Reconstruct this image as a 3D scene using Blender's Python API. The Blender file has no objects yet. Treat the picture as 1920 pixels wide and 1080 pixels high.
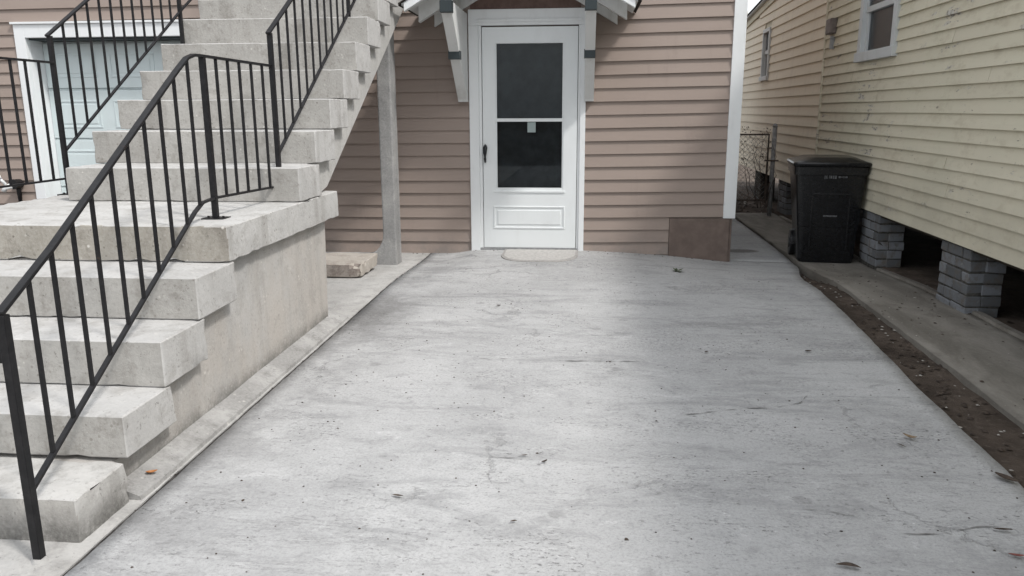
import bpy, bmesh, math, random
from mathutils import Vector, Matrix, noise as mnoise
R = math.radians
random.seed(11)
scene = bpy.context.scene
COL = scene.collection

# ------------------------------------------------------------------ camera
cam_d = bpy.data.cameras.new("camera")
cam = bpy.data.objects.new("camera", cam_d); COL.objects.link(cam)
cam_d.sensor_width = 36.0
cam_d.lens = 36.0 * 1464.0 / 1920.0
cam_d.clip_start, cam_d.clip_end = 0.05, 600.0
_p, _y, _r = R(12.82), R(5.305), R(-0.238)
_right = Vector((math.cos(_y), math.sin(_y), 0))
_fwd = Vector((-math.sin(_y) * math.cos(_p), math.cos(_y) * math.cos(_p), -math.sin(_p)))
_up = _right.cross(_fwd)
_r1 = _right * math.cos(_r) + _up * math.sin(_r)
_u1 = -_right * math.sin(_r) + _up * math.cos(_r)
_m = Matrix((_r1, _u1, -_fwd)).transposed().to_4x4()
_m.translation = Vector((0, 0, 1.295))
cam.matrix_world = _m
scene.camera = cam

# ------------------------------------------------------------------ light
SUN_DIR = Vector((0.67, -0.41, 1.0)).normalized()          # towards the sun
SUN_EL = math.asin(SUN_DIR.z); SUN_AZ = math.atan2(SUN_DIR.x, SUN_DIR.y)
world = bpy.data.worlds.new("World"); scene.world = world
world.use_nodes = True
wn = world.node_tree.nodes; wl = world.node_tree.links
sky = wn.new("ShaderNodeTexSky"); sky.sky_type = 'NISHITA'; sky.sun_disc = False
sky.sun_elevation = SUN_EL; sky.sun_rotation = SUN_AZ
sky.air_density = 1.0; sky.dust_density = 3.0; sky.ozone_density = 1.0
hs = wn.new("ShaderNodeHueSaturation"); hs.inputs['Saturation'].default_value = 0.22
wl.new(sky.outputs[0], hs.inputs['Color'])
bg = wn["Background"]; bg.inputs['Strength'].default_value = 0.15
hz = wn.new("ShaderNodeMix"); hz.data_type = 'RGBA'          # thin high cloud evens the sky out
hz.inputs[0].default_value = 0.6; hz.inputs[7].default_value = (4.1, 4.25, 4.4, 1.0)
wl.new(hs.outputs[0], hz.inputs[6]); wl.new(hz.outputs[2], bg.inputs['Color'])
sun_d = bpy.data.lights.new("sun", 'SUN'); sun_d.energy = 1.3; sun_d.angle = R(6.0)
sun_d.color = (1.0, 0.965, 0.92)
sun = bpy.data.objects.new("sun", sun_d); COL.objects.link(sun)
sun.location = (6, -6, 12)
sun.rotation_euler = (-SUN_DIR).to_track_quat('-Z', 'Y').to_euler()
vs = scene.view_settings
vs.view_transform = 'Standard'; vs.look = 'None'; vs.gamma = 1.0; vs.exposure = 0.97
vs.use_curve_mapping = False
scene.render.engine = 'CYCLES'
scene.cycles.max_bounces = 8

# ------------------------------------------------------------------ materials
class NT:
    def __init__(s, name, rough=0.8, spec=0.3):
        s.m = bpy.data.materials.new(name); s.m.use_nodes = True
        s.t = s.m.node_tree; s.n = s.t.nodes; s.l = s.t.links
        s.b = s.n["Principled BSDF"]
        s.b.inputs['Roughness'].default_value = rough
        s.b.inputs['Specular IOR Level'].default_value = spec
        g = s.n.new("ShaderNodeNewGeometry"); s.pos = g.outputs['Position']; s.nor = g.outputs['Normal']
        s.rnd = s.n.new("ShaderNodeObjectInfo").outputs['Random']
    def put(s, sock, v):
        if isinstance(v, (int, float)): sock.default_value = v
        elif isinstance(v, tuple): sock.default_value = (*v, 1.0) if len(v) == 3 and len(sock.default_value) == 4 else v
        else: s.l.new(v, sock)
    def vec(s, sc=(1, 1, 1), off=(0, 0, 0), base=None):
        n = s.n.new("ShaderNodeMapping"); s.l.new(base or s.pos, n.inputs[0])
        n.inputs['Scale'].default_value = sc; n.inputs['Location'].default_value = off
        return n.outputs[0]
    def noise(s, scale, detail=4, rough=0.55, v=None, dist=0.0):
        n = s.n.new("ShaderNodeTexNoise"); s.l.new(v or s.pos, n.inputs['Vector'])
        n.inputs['Scale'].default_value = scale; n.inputs['Detail'].default_value = detail
        n.inputs['Roughness'].default_value = rough; n.inputs['Distortion'].default_value = dist
        return n.outputs['Fac']
    def voro(s, scale, v=None, feat='F1', out='Distance', rand=1.0):
        n = s.n.new("ShaderNodeTexVoronoi"); s.l.new(v or s.pos, n.inputs['Vector'])
        n.feature = feat; n.inputs['Scale'].default_value = scale; n.inputs['Randomness'].default_value = rand
        return n.outputs[out]
    def step(s, f, a, b):                                   # smooth 0..1 between a and b
        n = s.n.new("ShaderNodeMapRange"); n.interpolation_type = 'SMOOTHSTEP'
        s.l.new(f, n.inputs[0])
        if a < b:
            n.inputs[1].default_value, n.inputs[2].default_value = a, b
        else:
            n.inputs[1].default_value, n.inputs[2].default_value = b, a
            n.inputs[3].default_value, n.inputs[4].default_value = 1.0, 0.0
        return n.outputs[0]
    def math(s, op, a, b=0.0):
        n = s.n.new("ShaderNodeMath"); n.operation = op
        s.put(n.inputs[0], a); s.put(n.inputs[1], b); return n.outputs[0]
    def mul(s, a, b): return s.math('MULTIPLY', a, b)
    def mix(s, f, a, b, mode='MIX'):
        n = s.n.new("ShaderNodeMix"); n.data_type = 'RGBA'; n.blend_type = mode
        s.put(n.inputs[0], f); s.put(n.inputs[6], a); s.put(n.inputs[7], b); return n.outputs[2]
    def sep(s, v=None):
        n = s.n.new("ShaderNodeSeparateXYZ"); s.l.new(v or s.pos, n.inputs[0]); return n.outputs
    def color(s, c): s.put(s.b.inputs['Base Color'], c)
    def bump(s, h, strength=0.3, dist=0.01):
        n = s.n.new("ShaderNodeBump"); n.inputs['Strength'].default_value = strength
        n.inputs['Distance'].default_value = dist; s.l.new(h, n.inputs['Height'])
        s.l.new(n.outputs[0], s.b.inputs['Normal'])

def mat_driveway():
    k = NT("driveway_concrete", 0.96, 0.08)
    warp = k.noise(1.1, 4, 0.6)
    st = k.noise(1.9, 10, 0.72, k.vec((0.60, 1.9, 1)), 1.1)
    st2 = k.noise(3.2, 9, 0.76, k.vec((0.8, 1.8, 1), (7, 3, 0)), 1.6)
    blot = k.noise(0.85, 7, 0.64, None, 0.9)
    fine = k.noise(46, 6, 0.72)
    c = k.mix(k.step(blot, 0.34, 0.66), (0.368, 0.369, 0.371), (0.456, 0.457, 0.459))
    c = k.mix(k.mul(k.step(st, 0.51, 0.34), 0.74), c, (0.265, 0.266, 0.269))
    c = k.mix(k.mul(k.step(st2, 0.57, 0.70), 0.75), c, (0.555, 0.556, 0.558))
    c = k.mix(k.mul(k.step(k.noise(2.4, 10, 0.74, k.vec((0.7, 1.7, 1), (1, 9, 0)), 0.8), 0.58, 0.68), 0.55), c, (0.245, 0.246, 0.249))
    mo = k.noise(9.0, 9, 0.80, k.vec((0.85, 1.25, 1), (2, 2, 5)), 0.8)
    c = k.mix(k.mul(k.step(mo, 0.49, 0.36), 0.55), c, (0.27, 0.27, 0.272))
    c = k.mix(k.mul(k.step(mo, 0.56, 0.68), 0.55), c, (0.545, 0.546, 0.548))
    gr = k.noise(95, 4, 0.8)
    c = k.mix(k.mul(k.step(gr, 0.47, 0.63), 0.46), c, (0.23, 0.23, 0.231))
    # worn, pitted patches: clusters of dark pits and pale broken grit
    patch = k.step(k.noise(1.9, 6, 0.66, k.vec((0.7, 1.3, 1), (3, 1, 0)), 0.6), 0.50, 0.60)
    pit = k.step(k.noise(60, 4, 0.75, k.vec((0.7, 1.3, 1))), 0.56, 0.64)
    pit2 = k.step(k.noise(52, 4, 0.75, k.vec((0.7, 1.3, 1), (4, 4, 4))), 0.60, 0.68)
    c = k.mix(k.mul(k.mul(patch, pit), 0.80), c, (0.11, 0.108, 0.107))
    c = k.mix(k.mul(k.mul(patch, pit2), 0.65), c, (0.68, 0.68, 0.68))
    pp = k.mul(k.step(k.noise(34, 3, 0.7, k.vec((0.8, 1.3, 1), (9, 2, 1))), 0.605, 0.645), k.step(k.noise(2.6, 4, 0.6), 0.42, 0.54))
    c = k.mix(k.mul(pp, 0.52), c, (0.155, 0.153, 0.152))
    lp = k.step(k.noise(27, 4, 0.75, k.vec((0.7, 1.5, 1), (1, 6, 1))), 0.62, 0.68)
    c = k.mix(k.mul(lp, 0.40), c, (0.60, 0.60, 0.602))
    spk = k.step(k.voro(17), 0.14, 0.08)
    c = k.mix(k.mul(k.mul(spk, k.step(k.noise(5, 3), 0.50, 0.62)), 0.65), c, (0.16, 0.157, 0.155))
    dv = k.voro(2.3, k.vec((1, 1, 1), (0.4, 0.2, 0)))
    drop = k.step(k.math('ADD', dv, k.mul(k.math('SUBTRACT', k.noise(30, 3), 0.5), 0.09)), 0.085, 0.055)
    c = k.mix(k.mul(drop, 0.45), c, (0.19, 0.188, 0.187))
    # rubbed hairlines that run across the slab, and fine wandering cracks
    hl = k.noise(2.4, 8, 0.78, k.vec((0.28, 3.2, 1), (2, 5, 0)), 0.6)
    hl = k.step(k.math('ABSOLUTE', k.math('SUBTRACT', hl, 0.5)), 0.012, 0.002)
    c = k.mix(k.mul(k.mul(hl, k.step(k.noise(1.6, 5, 0.6, k.vec((0.7, 1, 1), (8, 2, 0))), 0.52, 0.62)), 0.62), c, (0.17, 0.168, 0.166))
    dn = k.n.new("ShaderNodeTexNoise"); dn.inputs['Scale'].default_value = 3.5; dn.inputs['Detail'].default_value = 6; dn.inputs['Roughness'].default_value = 0.7
    k.l.new(k.pos, dn.inputs['Vector'])
    ad = k.n.new("ShaderNodeVectorMath"); ad.operation = 'MULTIPLY_ADD'
    k.l.new(dn.outputs['Color'], ad.inputs[0]); ad.inputs[1].default_value = (0.45, 0.45, 0.0); k.l.new(k.pos, ad.inputs[2])
    cr = k.voro(0.62, ad.outputs[0], 'DISTANCE_TO_EDGE')
    cr = k.mul(k.step(cr, 0.0075, 0.001), k.step(k.noise(1.7, 5, 0.65, k.vec((1, 1, 1), (5, 1, 3))), 0.50, 0.60))
    c = k.mix(k.mul(cr, 0.34), c, (0.15, 0.148, 0.146))
    # damp grime along the joint, thickest beside the back corner of the stair wall
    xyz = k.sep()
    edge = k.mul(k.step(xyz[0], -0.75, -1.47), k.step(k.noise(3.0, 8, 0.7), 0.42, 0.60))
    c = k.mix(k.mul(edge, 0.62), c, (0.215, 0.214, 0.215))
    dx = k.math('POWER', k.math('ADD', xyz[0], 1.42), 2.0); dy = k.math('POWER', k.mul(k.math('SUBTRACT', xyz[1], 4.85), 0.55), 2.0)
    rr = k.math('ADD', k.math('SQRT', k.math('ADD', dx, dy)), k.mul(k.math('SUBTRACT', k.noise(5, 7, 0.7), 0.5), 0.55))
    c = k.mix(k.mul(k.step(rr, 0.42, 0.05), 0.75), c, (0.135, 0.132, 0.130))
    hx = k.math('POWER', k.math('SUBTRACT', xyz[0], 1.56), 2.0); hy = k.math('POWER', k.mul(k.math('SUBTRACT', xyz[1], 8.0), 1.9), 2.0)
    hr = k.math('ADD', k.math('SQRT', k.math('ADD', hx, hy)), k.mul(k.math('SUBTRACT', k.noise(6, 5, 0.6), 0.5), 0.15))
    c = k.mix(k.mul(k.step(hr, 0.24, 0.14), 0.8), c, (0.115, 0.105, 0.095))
    c = k.mix(k.mul(k.step(fine, 0.30, 0.70), 0.14), c, (0.66, 0.66, 0.66))
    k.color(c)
    k.bump(k.math('ADD', k.mul(fine, 0.5), k.math('ADD', k.mul(st, 0.8), k.math('ADD', k.mul(k.mul(patch, pit), -1.2), k.mul(cr, -1.5)))), 0.45, 0.012)
    return k.m

def mat_concrete(name, a, b, dark, speck=0.5, warm=None, mold=None, scale=1.0):
    k = NT(name, 0.88, 0.22)
    blot = k.noise(2.4 * scale, 7, 0.62, None, 0.5)
    fine = k.noise(70, 5, 0.7)
    c = k.mix(k.step(blot, 0.34, 0.68), a, b)
    if warm: c = k.mix(k.mul(k.step(k.noise(1.2, 7, 0.7, k.vec((1, 1, 0.6), (4, 2, 7))), 0.38, 0.62), 0.75), c, warm)
    run = k.noise(2.2, 6, 0.6, k.vec((3.0, 3.0, 0.35), (2, 8, 1)))
    c = k.mix(k.mul(k.step(run, 0.50, 0.68), 0.38), c, dark)
    sp = k.step(k.voro(34), 0.26, 0.12)
    c = k.mix(k.mul(k.mul(sp, k.step(k.noise(9, 3), 0.45, 0.62)), speck), c, dark)
    sp2 = k.step(k.voro(29, k.vec((1, 1, 1), (5, 5, 5))), 0.24, 0.12)
    mo = k.noise(11, 8, 0.75)
    c = k.mix(k.mul(k.step(mo, 0.50, 0.36), 0.36), c, dark)
    pk = k.step(k.noise(48, 3, 0.75), 0.63, 0.69)
    c = k.mix(k.mul(pk, 0.55), c, tuple(q * 0.6 for q in dark))
    c = k.mix(k.mul(k.mul(sp2, k.step(k.noise(7, 3), 0.52, 0.66)), speck), c, (0.62, 0.60, 0.56))
    if mold:
        z = k.sep()[2]
        f = k.mul(k.step(z, mold[1], mold[0]), k.step(k.noise(7, 8, 0.76), 0.30, 0.54))
        c = k.mix(k.mul(f, 0.85), c, (0.10, 0.098, 0.092))
    c = k.mix(k.mul(k.step(fine, 0.35, 0.7), 0.16), c, (0.64, 0.625, 0.60))
    k.color(c)
    k.bump(k.math('ADD', k.mul(fine, 0.6), k.mul(k.noise(14, 5, 0.65), 1.0)), 0.40, 0.010)
    return k.m

def mat_brown():
    k = NT("brown_siding_paint", 0.62, 0.35)
    c = k.mix(k.rnd, (0.292, 0.236, 0.205), (0.324, 0.263, 0.229))
    c = k.mix(k.mul(k.step(k.noise(1.3, 6, 0.6, k.vec((0.5, 1, 2))), 0.40, 0.70), 0.5), c, (0.342, 0.278, 0.243))
    c = k.mix(k.mul(k.step(k.noise(3.0, 7, 0.7, k.vec((2.6, 1, 0.5))), 0.56, 0.76), 0.30), c, (0.215, 0.175, 0.158))
    c = k.mix(k.mul(k.step(k.sep()[2], 0.22, -0.05), k.mul(k.step(k.noise(7, 7, 0.7), 0.35, 0.65), 0.55)), c, (0.20, 0.185, 0.175))
    g = k.noise(9, 6, 0.7, k.vec((0.35, 1, 9)))
    k.color(c); k.bump(g, 0.22, 0.004)
    return k.m

def mat_cream():
    k = NT("cream_siding_paint", 0.72, 0.25)
    x, y, z = k.sep()
    c = k.mix(k.rnd, (0.572, 0.532, 0.418), (0.630, 0.590, 0.468))
    c = k.mix(k.mul(k.step(k.noise(0.8, 5, 0.6), 0.42, 0.62), 0.5), c, (0.565, 0.548, 0.425))
    c = k.mix(k.mul(k.step(k.noise(2.6, 9, 0.75, k.vec((1, 1.4, 3))), 0.48, 0.66), 0.50), c, (0.43, 0.385, 0.285))
    # grime gathering low on the wall
    c = k.mix(k.mul(k.step(z, 1.15, 0.40), k.mul(k.step(k.noise(1.6, 6, 0.65), 0.28, 0.66), 0.42)), c, (0.385, 0.350, 0.290))
    # flaked paint showing grey wood
    v = k.vec((1, 0.9, 4.2), (0.3, 0.1, 0.7))
    fl = k.mul(k.step(k.noise(3.2, 8, 0.70, v, 0.4), 0.575, 0.595), k.step(k.noise(1.3, 4, 0.6, k.vec((1, 1, 1.4), (3, 6, 2))), 0.50, 0.60))
    c = k.mix(k.mul(fl, 0.9), c, k.mix(k.step(k.noise(24, 4, 0.7), 0.42, 0.56), (0.17, 0.155, 0.135), (0.50, 0.485, 0.45)))
    fl2 = k.mul(k.step(k.noise(7.0, 6, 0.7, v), 0.655, 0.68), k.step(z, 1.9, 1.2))
    c = k.mix(k.mul(fl2, 0.8), c, (0.15, 0.135, 0.12))
    k.color(c)
    k.bump(k.math('ADD', k.mul(k.noise(16, 5, 0.7, k.vec((1, 0.3, 6))), 0.8), k.mul(fl, -1.2)), 0.28, 0.004)
    return k.m

def mat_paint(name, col, rough=0.45, dirt=0.2, spec=0.4, dirtcol=(0.35, 0.34, 0.32)):
    k = NT(name, rough, spec)
    c = k.mix(k.mul(k.step(k.noise(5, 6, 0.65, k.vec((1.5, 1.5, 0.5))), 0.48, 0.76), dirt), col, dirtcol)
    k.color(c); k.bump(k.noise(40, 3, 0.6), 0.06, 0.003)
    return k.m

def mat_iron():
    k = NT("black_painted_iron", 0.45, 0.32)
    c = k.mix(k.step(k.noise(30, 5, 0.7), 0.35, 0.75), (0.006, 0.006, 0.0072), (0.016, 0.015, 0.0165))
    c = k.mix(k.mul(k.step(k.noise(14, 6, 0.75), 0.66, 0.74), 0.6), c, (0.060, 0.036, 0.024))
    k.color(c); k.bump(k.noise(60, 4, 0.7), 0.25, 0.002)
    return k.m

def mat_soil():
    k = NT("dark_soil", 0.95, 0.1)
    c = k.mix(k.step(k.noise(3, 7, 0.7), 0.3, 0.7), (0.058, 0.046, 0.038), (0.130, 0.104, 0.086))
    c = k.mix(k.mul(k.step(k.noise(26, 5, 0.75), 0.52, 0.70), 0.6), c, (0.18, 0.15, 0.128))
    k.color(c); k.bump(k.noise(22, 7, 0.75), 0.8, 0.03)
    return k.m

def mat_path():
    k = NT("mossy_path_concrete", 0.92, 0.15)
    st = k.noise(1.6, 8, 0.66, k.vec((2.2, 0.7, 1)), 0.5)
    c = k.mix(k.step(st, 0.32, 0.68), (0.165, 0.152, 0.133), (0.275, 0.258, 0.230))
    c = k.mix(k.mul(k.step(k.noise(4, 7, 0.7), 0.52, 0.72), 0.55), c, (0.11, 0.097, 0.080))
    c = k.mix(k.mul(k.step(k.noise(48, 4, 0.7), 0.58, 0.70), 0.4), c, (0.36, 0.345, 0.32))
    k.color(c); k.bump(k.noise(30, 6, 0.72), 0.6, 0.015)
    return k.m

def mat_brick():
    k = NT("weathered_pier_brick", 0.9, 0.15)
    c = k.mix(k.rnd, (0.115, 0.120, 0.125), (0.235, 0.248, 0.268))
    c = k.mix(k.mul(k.step(k.noise(14, 6, 0.7), 0.45, 0.68), 0.7), c, (0.135, 0.115, 0.092))
    c = k.mix(k.mul(k.step(k.noise(25, 5, 0.7), 0.60, 0.72), 0.5), c, (0.30, 0.30, 0.30))
    k.color(c); k.bump(k.noise(40, 6, 0.75), 0.7, 0.012)
    return k.m

def mat_flat(name, col, rough=0.7, spec=0.3, var=0.25, sc=20):
    k = NT(name, rough, spec)
    dk = tuple(x * (1 - var) for x in col); lt = tuple(min(1, x * (1 + var)) for x in col)
    k.color(k.mix(k.step(k.noise(sc, 5, 0.65), 0.3, 0.7), dk, lt)); k.bump(k.noise(sc * 3, 4, 0.6), 0.15, 0.003)
    return k.m

def mat_glass(name, tint=(0.62, 0.66, 0.68), gloss=0.03):
    k = NT(name)
    k.n.remove(k.b)
    tr = k.n.new("ShaderNodeBsdfTransparent"); tr.inputs[0].default_value = (*tint, 1)
    gl = k.n.new("ShaderNodeBsdfGlossy"); gl.inputs['Roughness'].default_value = gloss
    fr = k.n.new("ShaderNodeFresnel"); fr.inputs[0].default_value = 1.37
    mx = k.n.new("ShaderNodeMixShader")
    k.l.new(fr.outputs[0], mx.inputs[0]); k.l.new(tr.outputs[0], mx.inputs[1]); k.l.new(gl.outputs[0], mx.inputs[2])
    bn = k.n.new("ShaderNodeBump"); bn.inputs['Strength'].default_value = 0.02
    k.l.new(k.noise(3.0, 2), bn.inputs['Height']); k.l.new(bn.outputs[0], gl.inputs['Normal'])
    k.l.new(mx.outputs[0], k.n["Material Output"].inputs[0])
    return k.m

def mat_leaf(name, a, b):
    k = NT(name, 0.7, 0.3)
    k.color(k.mix(k.step(k.noise(60, 4), 0.35, 0.65), a, b)); return k.m

M = {}
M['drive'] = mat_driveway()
M['apron'] = mat_concrete("apron_concrete", (0.365, 0.360, 0.352), (0.445, 0.440, 0.432), (0.20, 0.195, 0.19), 0.5, scale=0.7)
M['step'] = mat_concrete("step_concrete", (0.405, 0.400, 0.392), (0.485, 0.480, 0.472), (0.235, 0.222, 0.205), 0.45)
M['step_low'] = mat_concrete("bottom_step_concrete", (0.42, 0.412, 0.398), (0.51, 0.503, 0.49), (0.20, 0.19, 0.175), 0.55, mold=(0.0, 0.125))
M['strip'] = mat_concrete("grimy_strip_concrete", (0.27, 0.266, 0.260), (0.40, 0.396, 0.388), (0.13, 0.126, 0.12), 0.5)
M['riser'] = mat_concrete("riser_darker_concrete", (0.335, 0.324, 0.304), (0.405, 0.394, 0.372), (0.165, 0.150, 0.130), 0.6)
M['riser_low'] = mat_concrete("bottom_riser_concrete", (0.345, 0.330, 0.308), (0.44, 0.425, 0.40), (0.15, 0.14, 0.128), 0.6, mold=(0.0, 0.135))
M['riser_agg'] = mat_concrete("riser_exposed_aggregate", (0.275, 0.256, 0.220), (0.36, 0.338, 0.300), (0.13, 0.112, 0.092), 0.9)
M['landing'] = mat_concrete("landing_concrete", (0.405, 0.400, 0.390), (0.495, 0.490, 0.480), (0.215, 0.20, 0.18), 0.75)
M['wall'] = mat_concrete("wall_concrete", (0.365, 0.360, 0.352), (0.455, 0.450, 0.440), (0.27, 0.255, 0.235), 0.6, warm=(0.440, 0.405, 0.368), mold=(0.02, 0.13))
M['stringer'] = mat_concrete("stringer_concrete", (0.40, 0.395, 0.382), (0.48, 0.472, 0.455), (0.28, 0.268, 0.25), 0.3)
M['support'] = mat_concrete("support_concrete", (0.235, 0.235, 0.235), (0.335, 0.333, 0.328), (0.175, 0.175, 0.178), 0.3)
M['slab'] = mat_concrete("loose_slab_concrete", (0.38, 0.345, 0.305), (0.46, 0.425, 0.385), (0.20, 0.16, 0.14), 0.7)
M['slab_broken'] = mat_concrete("broken_slab_face", (0.20, 0.165, 0.145), (0.34, 0.305, 0.275), (0.075, 0.055, 0.045), 0.9, scale=4)
M['brown'] = mat_brown()
M['cream'] = mat_cream()
M['cream_rear_lifted'] = mat_paint("rear_siding_lifted", (0.70, 0.63, 0.505), 0.7, 0.35, 0.25, (0.50, 0.44, 0.36))  # pinker rear boards, colour lightened to stand in for light in the alley
M['white'] = mat_paint("white_trim_paint", (0.78, 0.80, 0.81), 0.5, 0.15)
M['canopy'] = mat_paint("canopy_white_paint", (0.68, 0.69, 0.685), 0.55, 0.35)
M['door'] = mat_paint("white_door_enamel", (0.775, 0.805, 0.815), 0.35, 0.08)
M['garage'] = mat_paint("pale_blue_door_paint", (0.60, 0.675, 0.685), 0.5, 0.12)
M['slate'] = mat_paint("slate_paint", (0.024, 0.034, 0.038), 0.5, 0.2, dirtcol=(0.045, 0.052, 0.054))
M['patch'] = mat_flat("brown_patch_board", (0.175, 0.136, 0.118), 0.8, 0.2, 0.14, 9)
M['gable'] = mat_flat("shade_darkened_gable", (0.13, 0.085, 0.072), 0.7, 0.3, 0.2, 14)  # brown darkened to carry the shade under the canopy
M['shingle'] = mat_flat("dark_shingle", (0.045, 0.040, 0.036), 0.95, 0.1, 0.4, 40)
M['iron'] = mat_iron()
M['soil'] = mat_soil()
M['path'] = mat_path()
M['brick'] = mat_brick()
M['mortar'] = mat_flat("old_mortar", (0.075, 0.072, 0.066), 0.95, 0.1, 0.4, 30)
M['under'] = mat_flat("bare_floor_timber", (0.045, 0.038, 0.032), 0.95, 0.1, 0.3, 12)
M['winwhite'] = mat_paint("old_window_paint", (0.52, 0.54, 0.54), 0.6, 0.4)
M['glass'] = mat_glass("door_glass")
M['winglass'] = mat_glass("window_glass", (0.7, 0.74, 0.78), 0.22)
M['dark'] = mat_flat("dark_interior", (0.115, 0.123, 0.128), 0.8, 0.2, 0.3, 6)
M['blackmetal'] = mat_flat("black_handle_metal", (0.006, 0.008, 0.012), 0.35, 0.5, 0.2)
M['grey'] = mat_flat("grey_metal", (0.27, 0.275, 0.28), 0.55, 0.5, 0.25, 25)
M['rust'] = mat_flat("rusty_iron", (0.10, 0.082, 0.07), 0.8, 0.3, 0.4, 30)
M['meter'] = mat_flat("grey_brown_box", (0.16, 0.135, 0.125), 0.6, 0.4, 0.2, 15)
M['bin'] = mat_flat("black_bin_plastic", (0.0095, 0.0100, 0.0112), 0.24, 0.40, 0.25, 30)
M['binmark'] = mat_flat("worn_grey_print", (0.10, 0.103, 0.108), 0.6, 0.3, 0.5, 90)
M['paper'] = mat_flat("pale_sticker_paper", (0.34, 0.40, 0.40), 0.7, 0.2, 0.05, 10)
M['mat'] = mat_flat("worn_doormat", (0.44, 0.428, 0.414), 0.95, 0.1, 0.16, 35)
M['matrim'] = mat_flat("worn_mat_rim", (0.33, 0.32, 0.308), 0.95, 0.1, 0.16, 35)
M['crack'] = mat_flat("crack_dirt", (0.215, 0.212, 0.208), 0.95, 0.1, 0.4, 30)
M['joint'] = mat_flat("joint_dirt", (0.055, 0.052, 0.05), 0.95, 0.1, 0.5, 24)
M['leaf_dark'] = mat_leaf("dry_dark_leaf", (0.035, 0.026, 0.021), (0.075, 0.055, 0.042))
M['leaf_tan'] = mat_leaf("dry_tan_leaf", (0.16, 0.115, 0.07), (0.26, 0.19, 0.12))
M['leaf_orange'] = mat_leaf("orange_leaf", (0.34, 0.14, 0.05), (0.48, 0.23, 0.10))
M['leaf_red'] = mat_leaf("red_brown_leaf", (0.16, 0.05, 0.045), (0.24, 0.09, 0.075))
M['leaf_green'] = mat_leaf("green_leaf", (0.035, 0.055, 0.028), (0.075, 0.10, 0.045))
M['chip'] = mat_leaf("pale_chip", (0.26, 0.24, 0.215), (0.44, 0.42, 0.39))

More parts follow.
